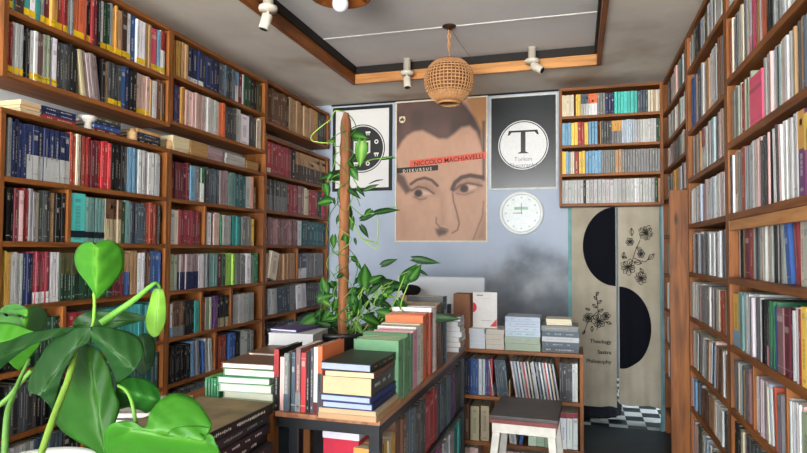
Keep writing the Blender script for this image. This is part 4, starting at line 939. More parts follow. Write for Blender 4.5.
# ------------------------------------------------------------------ door curtain
def curtain(name, pa, pb, half, label, ph):
    Yc = 5.005; xa, xb = atY(pa, 300, Yc).x, atY(pb, 300, Yc).x; zt_ = 1.80; zb_ = atY((pa+pb)/2, 406, Yc).z
    e = empty(name, ((xa+xb)/2, Yc, zb_), label, 'curtain'); W = xb-xa; H = zt_-zb_
    def wav(x, z): return .011*math.sin((x-xa)/W*math.pi*5+ph)*(.35+.65*(zt_-z)/H)
    mt, nt, b = nodes('cream_cotton_'+half)
    geo = N(nt, 'ShaderNodeNewGeometry'); sp = N(nt, 'ShaderNodeSeparateXYZ'); nt.links.new(geo.outputs['Position'], sp.inputs[0])
    nz = N(nt, 'ShaderNodeTexNoise'); nz.inputs['Scale'].default_value = 5; nz.inputs['Detail'].default_value = 5; nt.links.new(geo.outputs['Position'], nz.inputs['Vector'])
    base = ramp(nt, nz.outputs[0], [(.3, lin('aca28e')), (.7, lin('c1b9a6'))])
    if half == 'left': c = atY(615.5, 246.5, Yc); rz_ = abs(atY(615.5, 207, Yc).z-c.z); rx_ = abs(atY(582.8, 246, Yc).x-c.x)
    else: c = atY(619.5, 327.5, Yc); rz_ = abs(atY(619.5, 286.5, Yc).z-c.z); rx_ = abs(atY(651.5, 327, Yc).x-c.x)
    def mth(op, a_, b_=None):
        q = N(nt, 'ShaderNodeMath', operation=op)
        for i_, v_ in enumerate((a_, b_)):
            if v_ is None: continue
            if isinstance(v_, (int, float)): q.inputs[i_].default_value = v_
            else: nt.links.new(v_, q.inputs[i_])
        return q.outputs[0]
    dx = mth('DIVIDE', mth('SUBTRACT', sp.outputs['X'], c.x), rx_); dz = mth('DIVIDE', mth('SUBTRACT', sp.outputs['Z'], c.z), rz_)
    ins = mth('LESS_THAN', mth('ADD', mth('MULTIPLY', dx, dx), mth('MULTIPLY', dz, dz)), 1.0)
    side = mth('LESS_THAN' if half == 'left' else 'GREATER_THAN', sp.outputs['X'], c.x)
    mk = mth('MULTIPLY', ins, side)
    mx = N(nt, 'ShaderNodeMix', data_type='RGBA'); nt.links.new(mk, mx.inputs['Factor']); nt.links.new(base, mx.inputs['A']); mx.inputs['B'].default_value = rgba(lin('14161e'))
    nt.links.new(mx.outputs['Result'], b.inputs['Base Color']); b.inputs['Roughness'].default_value = .9; b.inputs['Specular IOR Level'].default_value = .1
    tr = N(nt, 'ShaderNodeBsdfTranslucent'); ms = N(nt, 'ShaderNodeMixShader'); ms.inputs[0].default_value = .12
    nt.links.new(mx.outputs['Result'], tr.inputs[0]); nt.links.new(b.outputs[0], ms.inputs[1]); nt.links.new(tr.outputs[0], ms.inputs[2]); nt.links.new(ms.outputs[0], nt.nodes['Material Output'].inputs['Surface'])
    mb = MB(); NX, NZ = 48, 24; O = Vector(e.location)
    for off in (0, .0012):
        n0 = len(mb.v)
        for j in range(NZ+1):
            for i in range(NX+1):
                x_, z_ = xa+W*i/NX, zb_+H*j/NZ+(.006*math.sin(i/NX*9+ph) if j == 0 else 0); mb.v.append((x_-O.x, wav(x_, z_)+off, z_-O.z))
        for j in range(NZ):
            for i in range(NX):
                q = [n0+j*(NX+1)+i, n0+j*(NX+1)+i+1, n0+(j+1)*(NX+1)+i+1, n0+(j+1)*(NX+1)+i]
                if off: q.reverse()
                mb.f.append(q); mb.c.append((1, 1, 1)); mb.m.append(0); mb.sm.append(True)
    mb.build('cloth', mt, e)
    return e, wav, O
INK = plain('black_ink', '1d1a18', .8, .05)
def flower_print(e, wav, O, stems, blooms, leaves, name):
    Yc = 5.005; mb = MB()
    def P(px, py):
        p = atY(px, py, Yc); return Vector((p.x-O.x, wav(p.x, p.z)-.0022, p.z-O.z))
    def strk(pts, w):
        pts = smoothp(pts, 4, False)
        for (a0, b0), (a1, b1) in zip(pts, pts[1:]):
            L = math.hypot(a1-a0, b1-b0) or 1e-6; nx, ny = -(b1-b0)/L*w, (a1-a0)/L*w
            mb.face([P(a0+nx, b0+ny), P(a1+nx, b1+ny), P(a1-nx, b1-ny), P(a0-nx, b0-ny)])
    for s_ in stems: strk(s_, .35)
    for (cx, cy, r, n) in blooms:
        for i in range(n):
            t_ = 2*math.pi*i/n+R.uniform(-.15, .15); rr_2 = r*R.uniform(.85, 1.1); tx, ty = cx+rr_2*math.cos(t_), cy+rr_2*math.sin(t_)
            s1, s2 = t_+math.pi/n*1.2, t_-math.pi/n*1.2
            strk([(cx, cy), (cx+.7*rr_2*math.cos(s1), cy+.7*rr_2*math.sin(s1)), (tx, ty)], .3); strk([(cx, cy), (cx+.7*rr_2*math.cos(s2), cy+.7*rr_2*math.sin(s2)), (tx, ty)], .3)
            strk([(cx+.3*r*math.cos(t_), cy+.3*r*math.sin(t_)), (cx+.75*r*math.cos(t_), cy+.75*r*math.sin(t_))], .28)
        strk([(cx-r*.2, cy), (cx+r*.2, cy)], r*.2)
    for (x_, y_, l, an) in leaves:
        a_ = rad(an); ex, ey = x_+l*math.cos(a_), y_+l*math.sin(a_); nx, ny = -math.sin(a_)*l*.24, math.cos(a_)*l*.24; mx_, my_ = (x_+ex)/2, (y_+ey)/2
        strk([(x_, y_), (mx_+nx, my_+ny), (ex, ey)], .3); strk([(x_, y_), (mx_-nx, my_-ny), (ex, ey)], .3); strk([(x_, y_), (ex, ey)], .35)
    mb.build(name, INK, e)
e, wav, O = curtain('door_curtain', 572, 616.2, 'left', 'left cream curtain panel with a black half disc, flowers and lettering', .4)
flower_print(e, wav, O, [[(597, 330), (598, 310), (596, 292)], [(597, 312), (588, 322), (584, 333)]], [(599, 321, 7.5, 8), (588, 318, 5.5, 7), (606, 316, 4.5, 6)], [(596, 296, 5, -60), (597, 300, 5, -130), (597, 304, 6, -40), (597, 308, 6, -140), (598, 312, 6, -30), (585, 330, 5, 120), (606, 322, 6, 20), (592, 326, 6, 90), (590, 310, 5, 200)], 'ink_drawing')
for wd, py in (('Theology', 343.5), ('Sastra', 354), ('Philosophy', 363.5)):
    p = atY(611.3, py, 5.005); text(wd, .0415, e, (p.x-O.x, -.016, p.z-O.z), '2a2522', 'RIGHT', sx=1.05, bold=.0006, mat=INK)
e, wav, O = curtain('door_curtain', 618.6, 660, 'right', 'right cream curtain panel with a black half disc below a flower drawing', 2.1)
flower_print(e, wav, O, [[(630, 273), (634, 255), (640, 240)], [(634, 258), (645, 262), (650, 255)]], [(646, 233, 8, 11), (628, 267, 8, 9), (641, 278, 6.5, 8), (630, 242, 4.5, 6), (641, 254, 4.5, 6)], [(632, 236, 8, -95), (648, 260, 9, -45), (636, 247, 7, 30), (624, 252, 7, 100), (634, 262, 8, 10), (640, 268, 7, 60), (627, 258, 5, 200)], 'ink_drawing')
# dark cloths and bundle on the floor of the back room
mb = MB(); bm = bmesh.new(); bmesh.ops.create_icosphere(bm, subdivisions=4, radius=1)
for v in bm.verts: v.co = Vector((v.co.x*.26, v.co.y*.2, max(v.co.z, -.3)*.14+.045))*(1+.05*math.sin(v.co.x*17+v.co.y*11))
mb.addbm(bm, smooth=True); o = mb.build('cloth_bundle', plain('dark_cloth', '171a20', .95, .4, 12), None, (.09, 5.42, .002)); tag(o, 'dark crumpled bundle on the floor behind the left curtain', 'bundle')

# ------------------------------------------------------------------ ceiling lamps
RAT = plain('woven_rattan', 'b98a5e', .6, .2, 60, bmp=.4); CORD = plain('brown_cord', '5a3c28', .7)
lc = atD(449, 81, 3.83); rL = .160
pl = empty('pendant_lamp', (lc.x, lc.y, lc.z), 'round woven rattan pendant lamp hanging in front of the portrait poster', 'lamp')
mb = MB(); NS, NR = 40, 22
def sp_(lat, lon, r): return Vector((r*math.cos(lat)*math.cos(lon), r*math.cos(lat)*math.sin(lon), r*.97*math.sin(lat)))
for k in range(NS):
    lo = 2*math.pi*k/NS
    mb.tube([sp_(rad(a_), lo, rL) for a_ in range(-62, 66, 8)], .0042, 4)
for lt in range(-30, 42, 8):
    mb.tube([sp_(rad(lt), 2*math.pi*k/48, rL+.001) for k in range(49)], .0042, 4)
for la, lb_ in ((-66, -34), (38, 72)):
    prof = [(rL*math.cos(rad(a_)), rL*.97*math.sin(rad(a_))) for a_ in range(la, lb_+1, 4)]; mb.lathe(prof, 40); mb.lathe([(r_*.96, z_*.96) for r_, z_ in prof], 40)
mb.lathe([(rL*.42, -rL*.87), (rL*.5, -rL*.9), (rL*.5, -rL*.96), (rL*.4, -rL*.96), (rL*.38, -rL*.9), (rL*.42, -rL*.87)], 32)
mb.build('shade', RAT, pl)
mb = MB(); mb.lathe([(rL*.9*math.cos(rad(a_)), rL*.88*math.sin(rad(a_))) for a_ in range(-60, 61, 8)], 24); mb.build('inner_lining', plain('dim_lining', '7a5233', .9), pl)
hk = Vector((lc.x, lc.y, ZI))-lc
mb = MB(); mb.tube([(0, 0, rL*.9), (.002, 0, .2), (0, 0, hk.z-.03)], .003, 6)
for i in range(5):
    zc2 = rL+.05+i*.028
    mb.tube([(.010*math.cos(a_*math.pi/5)*(1 if i % 2 else .2), .010*math.cos(a_*math.pi/5)*(.2 if i % 2 else 1), zc2+.018*math.sin(a_*math.pi/5)) for a_ in range(11)], .0045, 5)
mb.build('hanging_chain', RAT, pl)
mb = MB(); mb.lathe([(.001, hk.z-.03), (.012, hk.z-.028), (.02, hk.z-.012), (.045, hk.z-.006), (.045, hk.z-.0005), (.001, hk.z-.0005)], 20); mb.build('ceiling_rose', plain('dark_brass', '3d2a1c', .5, metal=.4), pl)
mb = MB(); mb.tube([(.01, 0, hk.z-.02), (.06, .02, hk.z-.1), (.13, .06, hk.z-.2), (.16, .1, hk.z-.215)], .0016, 4); mb.build('loose_wire', CORD, pl)
# bulb in a wooden dish
bc = atD(340.5, 4, 3.05)
bl_ = empty('ceiling_lamp', (bc.x, bc.y, ZI), 'white globe bulb in a round wooden dish at the top edge of the ceiling', 'lamp')
dz = bc.z-ZI
mb = MB(); mb.lathe([(.03, 0), (.03, dz*.35), (.06, dz*.42), (.13, dz*.55), (.155, dz*.75), (.16, dz*.8), (.15, dz*.8), (.12, dz*.62), (.05, dz*.5), (.001, dz*.5)], 40); mb.build('dish', LX, bl_)
mb = MB(); bm = bmesh.new(); bmesh.ops.create_uvsphere(bm, u_segments=24, v_segments=16, radius=.043); mb.addbm(bm, smooth=True); mb.lathe([(.02, .07), (.02, .035)], 16)
mt, nt, b = nodes('white_bulb_glass'); b.inputs['Base Color'].default_value = (.85, .88, .95, 1); b.inputs['Roughness'].default_value = .15; mb.build('bulb', mt, bl_, (0, 0, dz))
WPL = plain('cream_white_metal', 'cfc8b8', .4, .03)
def spot(p0, d_, L, label):
    e = empty('spotlight', p0, label, 'spotlight'); hgt = ZI-p0.z-.0005
    mb = MB(); mb.lathe([(.001, hgt), (.028, hgt), (.028, .012), (.05, .01), (.052, -.004), (.046, -.016), (.001, -.018)], 24); mb.build('mount', WPL, e)
    mb = MB(); mb.tube([(0, 0, -.014), (0, 0, -.045)], .009, 8); mb.build('swivel', WPL, e)
    q = Vector(d_).normalized(); s0 = Vector((0, 0, -.03))+q*.004
    mb = MB(); mb.tube([s0, s0+q*.004, s0+q*(L-.006), s0+q*L], [.025, .029, .029, .027], 20); mb.build('lamp_head', WPL, e)
    s1 = s0+q*(L+.0006); mb = MB(); mb.tube([s1, s1+q*.001], .022, 16); mb.build('lens', BLK, e)
spot(atX(268, 8.5, -1.625), (-.16, -.05, -.6), .085, 'white cylindrical spotlight on the left run of the ceiling trim')
spot(atY(407, 73, 4.28), (.06, -.1, -.55), .085, 'white cylindrical spotlight left of the rattan lamp')
spot(atY(532, 61, 4.28), (.42, -.15, -.3), .09, 'white cylindrical spotlight right of the rattan lamp, pointing right')

# ------------------------------------------------------------------ wooden bobbins, bowl and lying books between upper and lower cases
def lathe_thing(name, prof, px, z, label, cat, mats, Xp=-2.245):
    p = atX(px, 200, Xp); prof = [(r_*.78, z_*.76) for r_, z_ in prof]; mb = MB(); mb.lathe(prof, 28); o = mb.build(name, mats, None, (Xp, p.y, z)); tag(o, label, cat); return o
BOB = plain('turned_pale_wood', 'c9a374', .55, .1, 18)
zc = LV[0]+.0006
lathe_thing('wooden_bobbin', [(.001, 0), (.03, 0), (.034, .008), (.034, .03), (.03, .036), (.034, .042), (.034, .062), (.03, .068), (.022, .074), (.02, .088), (.001, .09)], 130.5, zc, 'turned wooden bobbin right of the white bowl on the left bookcase', 'bobbin', BOB)
o = lathe_thing('footed_bowl', [(.001, 0), (.026, 0), (.028, .01), (.02, .03), (.022, .05), (.05, .068), (.052, .088), (.046, .09), (.04, .072), (.001, .07)], 86, zc, 'white and wood footed bowl on the lying books of the left bookcase', 'bowl', plain('white_glaze_and_wood', 'cfcac0', .5, .1, 8))
lathe_thing('wooden_bobbin', [(.001, 0), (.026, 0), (.028, .06), (.02, .066), (.02, .08), (.001, .082)], 168, zc, 'small turned wooden bobbin where the near and middle bookcases meet', 'bobbin', BOB)
gl = 'books lying flat between the upper and lower left cases'
def flat_left(pa, pb, cols, lab, T=.024, page='cfc4aa', pages_out=False, ztop=None):
    ya, yb_ = LEFT.u(pa), LEFT.u(pb); z = (ztop or zc)
    for i, c in enumerate(cols):
        nm = ['bottom', 'second', 'third', 'fourth', 'fifth', 'sixth'][i] if i < len(cols)-1 else 'top'
        if len(cols) == 1: nm = 'only'
        lying(-2.295, (ya+yb_)/2, z, abs(yb_-ya)*.97, .15, T*.82, rad(R.uniform(-1.5, 1.5)), c, f'{nm} {c.replace("_", " ")} book {lab}', page, -1 if pages_out else 1, gl, R.random() < .5, 'c8c4b8' if not pages_out else None, parts=False); z += T*.82+.0006
flat_left(20, 41.5, ['cream', 'tan', 'cream'], 'lying at the far left end of the near case', .022, 'cdb08a', True)
flat_left(42, 77, ['red', 'navy', 'navy'], 'lying left of the footed bowl', .022)
flat_left(95, 122, ['maroon', 'blue', 'navy', 'olive'], 'lying between bowl and bobbin', .022)
flat_left(138, 162, ['black', 'dark_grey', 'navy', 'amber'], 'lying right of the wooden bobbin', .021)
flat_left(174, 191, ['cream', 'pale_green', 'cream', 'beige'], 'of the frayed pile in the middle case', .027, 'd8c8a0', True)
flat_left(191.5, 209.5, ['kraft', 'tan', 'kraft', 'kraft'], 'of the kraft-brown pile in the middle case', .027, 'b08a58', True)
flat_left(210, 224.5, ['pinkish_grey', 'mauve', 'pinkish_grey', 'mauve'], 'of the pinkish pile in the middle case', .024, 'a58d90', True)
flat_left(227, 247, ['light_grey', 'light_grey', 'grey', 'white'], 'of the pale pile in the middle case', .022, 'b8b4ac', True)
flat_left(248, 260, ['tan', 'kraft', 'tan'], 'of the tan pile at the right end of the middle case', .024, 'a88450', True)

# ------------------------------------------------------------------ plants
def leaf_mesh(L, Wd, fold=.15, curl=.25, col=(.05, .2, .03), rib=(.2, .4, .1), heart=True, nseg=10):
    mb = MB(); rows_ = []
    for i in range(nseg+1):
        t_ = i/nseg
        wd = Wd/2*(math.sin(math.pi*min(1, t_*1.02)**(.62 if heart else .85)) if t_ < 1 else 0)
        if heart and i == 0: wd = Wd*.22
        y = L*t_; zc3 = -curl*L*t_*t_
        r_ = []
        for s_ in (-1, -.5, 0, .5, 1):
            yy = y-(.16*L*abs(s_)*(1-t_)**3 if heart else 0); r_.append((s_*wd, yy, zc3+fold*abs(s_)*wd - .25*fold*wd*s_*s_))
        rows_.append(r_)
    for i in range(nseg):
        for j in range(4):
            c0 = rib if j in (1, 2) else col; inner = [tuple(.75*a_+.25*b_ for a_, b_ in zip(col, rib)), col]
            q = [rows_[i][j], rows_[i][j+1], rows_[i+1][j+1], rows_[i+1][j]]
            cs = [(rib if jj == 2 else col) for jj in (j, j+1, j+1, j)]
            mb.face(q, cs, 0, True)
    me = mb.mesh('leaf', LEAF); bm = bmesh.new(); bm.from_mesh(me); bmesh.ops.remove_doubles(bm, verts=bm.verts, dist=.0002); bm.to_mesh(me); bm.free()
    for p in me.polygons: p.use_smooth = True
    return me
def put_leaf(me, parent, base, tipdir, facing, sc=1.0):
    y = Vector(tipdir).normalized(); zf = Vector(facing); zf = (zf-y*zf.dot(y)).normalized(); x_ = y.cross(zf)
    M = Matrix((x_, y, zf)).transposed().to_4x4() @ Matrix.Scale(sc, 4); M.translation = Vector(base)-Vector(parent.location)
    o = bpy.data.objects.new('leaf', me); COL.objects.link(o); o.parent = parent; o.matrix_local = M
    md = o.modifiers.new('s', 'SOLIDIFY'); md.thickness = .0008/sc
    return o
GA, GB, GC = lin('27591f'), lin('1a3d1a'), lin('548a30')
LM = [leaf_mesh(1, .62, .3, .18, GA, lin('5c9440')), leaf_mesh(1, .42, .35, .3, GB, lin('3e6c34')), leaf_mesh(1, .5, .3, .1, GC, lin('94bf60')), leaf_mesh(1, .3, .3, .15, GB, lin('3e6c34'))]
# potted climber with moss pole
pb_ = atD(343, 300, 2.70); PXY = (pb_.x, pb_.y)
pc = empty('potted_climber', (PXY[0], PXY[1], .8506), 'climbing plant with a tall orange-brown moss pole in a black pot', 'plant')
POT = plain('black_plastic_pot', '14171a', .4, .1, 10, 0, .5)
mb = MB(); mb.lathe([(.001, 0), (.11, 0), (.135, .1), (.15, .165), (.158, .168), (.158, .185), (.146, .187), (.138, .16), (.001, .155)], 40); mb.build('pot', POT, pc)
mb = MB(); mb.lathe([(.001, .162), (.137, .158)], 30); mb.build('soil', plain('soil', '2c2018', .95, .4, 40), pc)
zt_ = atD(346, 113, 2.70)
mt = wood('coir_moss_pole', '5c3823', '96623f', 2, .95, False)
mb = MB(); n_ = 30; P0 = Vector((0, 0, .12)); P1 = Vector(zt_)-Vector(pc.location)
mb.tube([P0.lerp(P1, i/n_) for i in range(n_+1)], [.024*(1+.08*math.sin(i*2.3)) for i in range(n_)]+[.012], 14); mb.build('moss_pole', mt, pc)
STEMC = (lin('6b9442'), lin('3f6a2e'), lin('8fb44e'))
mb = MB()
def vine(pts, r=.0022, c=0, D=2.7, dj=.03):
    P = [Vector(atD(a_, b_, D+R.uniform(-dj, dj)))-Vector(pc.location) for a_, b_ in pts]; P = [Vector(v) for v in smoothp([tuple(p) for p in P], 5, False)]
    mb.tube(P, r, 5, STEMC[c])
for pts, c in (([(345, 112), (335, 111), (331, 119), (322, 126), (312, 135), (313, 141), (329, 143), (334, 140)], 2), ([(345, 112), (352, 118), (356, 128), (350, 135)], 1), ([(334, 142), (336, 152), (334, 165), (330, 176), (326, 190)], 0),
    ([(342, 330), (338, 300), (345, 270), (338, 240), (346, 210), (340, 180), (347, 150), (342, 125)], 1), ([(347, 160), (352, 175), (358, 186), (365, 190), (375, 187)], 0), ([(350, 168), (370, 160), (385, 158), (394, 156)], 0),
    ([(344, 210), (355, 225), (362, 238), (375, 242), (378, 245), (374, 248), (360, 236)], 2), ([(350, 205), (362, 215), (372, 213), (385, 208), (398, 207)], 0), ([(377, 212), (378, 230), (377, 244)], 2), ([(345, 245), (355, 256), (358, 265), (354, 285), (350, 310)], 1),
    ([(340, 250), (330, 255), (327, 266), (334, 276), (340, 290)], 0), ([(330, 275), (326, 285), (322, 300), (318, 330)], 1), ([(355, 335), (358, 315), (360, 300), (364, 283)], 2), ([(360, 335), (372, 318), (375, 300), (382, 285)], 2), ([(350, 335), (370, 300), (385, 285), (392, 283)], 0),
    ([(362, 338), (378, 320), (380, 305), (376, 290)], 2), ([(365, 338), (390, 310), (398, 292), (405, 275)], 2), ([(368, 336), (396, 318), (402, 300), (408, 285)], 2), ([(340, 335), (328, 320), (325, 305), (330, 297)], 1), ([(350, 335), (342, 315), (352, 300), (360, 295)], 0), ([(395, 300), (402, 310), (412, 315), (430, 317)], 1), ([(400, 275), (415, 268), (418, 262)], 0),
    ([(340, 200), (330, 215), (327, 235), (333, 250), (341, 258)], 1), ([(346, 180), (356, 196), (360, 206)], 0), ([(318, 330), (325, 334), (340, 336)], 0)): vine(pts, .0022 if c != 2 else .0028, c)
for i_ in range(16):
    x_, y_ = R.uniform(338, 352), R.uniform(325, 336); x2, y2 = R.uniform(322, 398), R.uniform(278, 322)
    vine([(x_, y_), ((x_+x2)/2+R.uniform(-6, 6), (y_+y2)/2-R.uniform(4, 14)), (x2, y2)], .002, R.choice([0, 1, 2]))
for i_ in range(9):
    y_ = 130+i_*22; vine([(343+R.uniform(-5, 5), y_), (335+R.uniform(-8, 4), y_+R.uniform(6, 14)), (345+R.uniform(0, 8), y_+R.uniform(18, 26)), (340+R.uniform(-10, 10), y_+36)], .0019, R.choice([0, 1]), 2.66)
mb.build('vines', STEM, pc)
# (px, py of base, length px, screen angle degrees [0 right, 90 down], mesh)
LF = [(348, 135, 20, 5, 0), (362, 142, 26, 95, 2), (334, 141, 7, 180, 0), (346, 176, 30, 182, 1), (325, 184, 14, 75, 0), (331, 172, 8, 120, 1), (343, 188, 16, 100, 0), (349, 190, 14, 30, 1), (352, 170, 12, 60, 0), (331, 201, 16, 175, 0), (327, 196, 12, 150, 1), (347, 208, 22, 100, 0), (352, 218, 13, 95, 0), (339, 216, 10, 110, 1), (334, 236, 13, 95, 0), (361, 219, 14, -20, 1), (375, 213, 26, -12, 3), (361, 226, 14, 55, 1), (371, 210, 10, 140, 0), (357, 188, 12, 40, 1), (365, 190, 15, -25, 3), (382, 159, 14, -10, 3),
    (364, 286, 24, -85, 0), (370, 282, 14, -30, 0), (377, 279, 16, 20, 0), (382, 265, 16, -25, 1), (375, 283, 30, 0, 3), (385, 291, 22, -25, 1), (337, 283, 9, 180, 1), (318, 299, 18, -15, 0), (316, 318, 24, 150, 0), (330, 312, 20, 130, 0), (344, 305, 22, 120, 0), (352, 296, 18, 80, 0), (362, 296, 20, 60, 1), (358, 300, 22, 110, 0), (372, 300, 16, 30, 1), (350, 315, 18, 150, 0), (365, 318, 22, 20, 0), (340, 322, 18, 170, 1), (376, 322, 18, 60, 0), (355, 322, 16, 60, 2), (330, 326, 16, 200, 1), (391, 308, 26, 70, 0), (388, 322, 16, 170, 1), (383, 312, 16, 100, 0), (369, 331, 18, 10, 0), (345, 293, 14, 60, 1), (336, 300, 14, 100, 0),
    (322, 310, 16, 140, 1), (352, 308, 16, 40, 1), (380, 302, 14, 20, 1),
    (404, 283, 24, -62, 0), (410, 279, 19, -50, 0), (418, 270, 12, 25, 3), (404, 286, 20, 172, 1), (414, 259, 27, 8, 3), (428, 317, 34, 3, 3), (398, 300, 18, 60, 0)]
for i_ in range(14): LF.append((R.uniform(328, 360), R.uniform(150, 285), R.uniform(7, 13), R.uniform(20, 160), R.choice([0, 1, 0])))
for i_ in range(24): LF.append((R.uniform(322, 392), R.uniform(288, 334), R.uniform(9, 17), R.uniform(0, 360), R.choice([0, 0, 1, 1, 2])))
for bx_, by_, l, an, mi in LF:
    D = 2.7+R.uniform(-.06, .06); a_ = rad(an)
    b0 = atD(bx_, by_, D); t0 = atD(bx_+l*math.cos(a_), by_+l*math.sin(a_), D+R.uniform(-.04, .04))
    fc = -fw+Vector((R.uniform(-.5, .5), R.uniform(-.3, .3), R.uniform(.1, .8)))
    put_leaf(LM[mi], pc, b0, t0-b0, fc, (t0-b0).length)

# big foreground plant: broad leaves traced, bent over their midribs
FP = empty('potted_monstera', (-.79, .74, .78), 'large-leaved green plant in a white pot filling the lower left corner', 'plant')
ZS = 2.032
def T1(p): return (p[0]/ZS, 230+p[1]/ZS)
def bigleaf(outline, rb, rt_, Db, Dt, col, rib, cup=.12, zsc=True, nm='leaf', wave=.003, mb=None, done=True):
    if zsc: outline = [T1(p) for p in outline]; rb, rt_ = T1(rb), T1(rt_)
    outline = smoothp(outline, 4); B, T_ = Vector(rb), Vector(rt_); ax = T_-B; L2 = ax.length_squared; Lr = ax.length
    mb = mb or MB(); K = len(outline); O = Vector(FP.location)
    def pt3(x_, y_, s_, out):
        q = Vector((x_, y_))-B; t_ = q.dot(ax)/L2; side = (ax.x*q.y-ax.y*q.x)/Lr
        D = Db+(Dt-Db)*t_ + cup*(abs(side)/Lr)**1.3*.35 + wave*.4*math.sin(t_*18+abs(side)*.35)
        return atD(x_, y_, D)-O
    NSG = 7; rings = []
    for (x_, y_) in outline:
        q = Vector((x_, y_))-B; t_ = min(.97, max(.03, q.dot(ax)/L2*.9+.03)); m_ = B+ax*t_
        rings.append([(m_.x+(x_-m_.x)*s_/NSG, m_.y+(y_-m_.y)*s_/NSG, s_/NSG) for s_ in range(NSG+1)])
    P = [[pt3(a_, b_, s_, 0) for a_, b_, s_ in r_] for r_ in rings]
    def cc(i, s_):
        f_ = max(0, 1-s_*4.5)**1.0; v_ = .5+.5*math.sin(i*.9); k_ = .35*f_+.12*(v_**8)*(1-s_)
        return tuple(a_*(1-k_)+b_*k_ for a_, b_ in zip(col, rib))
    for i in range(K):
        j = (i+1) % K
        for s_ in range(NSG):
            mb.face([P[i][s_], P[i][s_+1], P[j][s_+1], P[j][s_]], [cc(i, s_/NSG), cc(i, (s_+1)/NSG), cc(j, (s_+1)/NSG), cc(j, s_/NSG)], 0, True)
    if not done: return mb
    me = mb.mesh(nm, LEAF); bm = bmesh.new(); bm.from_mesh(me); bmesh.ops.remove_doubles(bm, verts=bm.verts, dist=.0003); bmesh.ops.recalc_face_normals(bm, faces=bm.faces); bm.to_mesh(me); bm.free()
    o = bpy.data.objects.new(nm, me); COL.objects.link(o); o.parent = FP
    md = o.modifiers.new('s', 'SOLIDIFY'); md.thickness = .0012
    return o
def bigstem(pts, D0, D1, w0, w1, col, nm='stem'):
    pts = smoothp([T1(p) for p in pts], 5, False); n_ = len(pts); O = Vector(FP.location)
    P = [atD(p[0], p[1], D0+(D1-D0)*i/(n_-1))-O for i, p in enumerate(pts)]
    mb = MB(); mb.tube(P, [(w0+(w1-w0)*i/(n_-1))/ZS/2/F*(D0+(D1-D0)*i/(n_-1)) for i in range(n_)], 12, lin(col)); return mb.build(nm, STEM, FP)
c1, r1 = lin('3a7c1c'), lin('78b43c')
q5 = lambda L_: [((x_)/5.03*ZS, (y_)/5.03*ZS) for x_, y_ in L_]
bigleaf(q5([(478, 75), (500, 58), (530, 50), (570, 57), (608, 85), (626, 135), (618, 200), (580, 262), (530, 310), (482, 352), (465, 310), (430, 258), (390, 205), (373, 150), (383, 100), (415, 68), (455, 60)]), q5([(480, 80)])[0], q5([(481, 350)])[0], 1.0, .96, c1, r1, .25)
bigleaf([(312, 122), (322, 119), (331, 122), (337, 150), (335, 190), (318, 217), (301, 206), (297, 180), (304, 150)], (322, 122), (316, 215), 1.02, 1.0, lin('78ac3c'), lin('98c464'), .2)
bigleaf([(150, 185), (170, 168), (205, 164), (250, 165), (285, 172), (318, 181), (290, 185), (262, 192), (232, 200), (190, 202), (152, 200)], (160, 190), (318, 181), 1.03, 1.06, lin('224a1c'), lin('3e682c'), .2)
bigleaf([(282, 214), (303, 212), (315, 232), (312, 268), (297, 292), (282, 288), (270, 262)], (288, 214), (300, 290), 1.05, 1.05, lin('1f3f1e'), lin('3a5a2e'), .2)
bigleaf([(0, 163), (12, 154), (30, 150), (48, 155), (54, 162), (66, 153), (82, 155), (93, 168), (95, 185), (85, 202), (60, 206), (28, 202), (-6, 195)], (55, 160), (50, 206), .99, .97, lin('34761f'), lin('68a03c'), .3)
bigleaf([(-20, 190), (0, 187), (28, 190), (60, 203), (84, 214), (78, 238), (60, 262), (46, 284), (32, 282), (12, 266), (-20, 270)], (82, 214), (-6, 240), .95, .93, lin('428424'), lin('7cae48'), .22)
bigleaf([(165, 236), (190, 235), (212, 260), (228, 298), (234, 330), (244, 360), (232, 405), (232, 470), (205, 458), (180, 442), (150, 426), (122, 405), (110, 380), (120, 345), (140, 308), (150, 270)], (178, 238), (212, 450), .93, .90, lin('265814'), lin('4a8428'), .25)
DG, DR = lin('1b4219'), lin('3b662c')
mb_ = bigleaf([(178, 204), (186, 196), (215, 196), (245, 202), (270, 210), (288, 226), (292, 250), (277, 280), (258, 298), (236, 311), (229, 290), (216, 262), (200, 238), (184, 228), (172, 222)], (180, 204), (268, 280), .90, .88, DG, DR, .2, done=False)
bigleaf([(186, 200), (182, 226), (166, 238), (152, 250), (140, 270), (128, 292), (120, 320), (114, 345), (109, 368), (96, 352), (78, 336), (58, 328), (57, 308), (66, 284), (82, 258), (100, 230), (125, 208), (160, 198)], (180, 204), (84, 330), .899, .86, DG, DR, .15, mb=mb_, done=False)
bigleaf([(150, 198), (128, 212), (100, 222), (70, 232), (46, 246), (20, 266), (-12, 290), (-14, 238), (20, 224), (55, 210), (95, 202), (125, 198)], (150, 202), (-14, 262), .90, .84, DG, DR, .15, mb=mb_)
bigleaf([(238, 312), (262, 299), (290, 300), (315, 314), (326, 335), (322, 352), (300, 372), (284, 366), (262, 360), (236, 362)], (240, 325), (318, 345), .94, .96, lin('22661c'), lin('4e9032'), .2)
bigleaf([(294, 402), (305, 370), (325, 346), (345, 334), (368, 331), (395, 343), (415, 366), (431, 398), (405, 398), (372, 399), (352, 404), (347, 408), (365, 411), (400, 411), (428, 415), (437, 430), (437, 470), (300, 475), (222, 465), (212, 432), (216, 402), (240, 389), (270, 389)], (262, 402), (420, 432), .86, .86, lin('35751c'), lin('6aa63c'), .25)
bigstem([(150, 226), (150, 255), (140, 300), (120, 352), (102, 400), (82, 460)], .93, .80, 13, 14, '64842e')
bigstem([(240, 316), (256, 326), (268, 350), (276, 392)], .925, .90, 6, 8, '5c8c30')
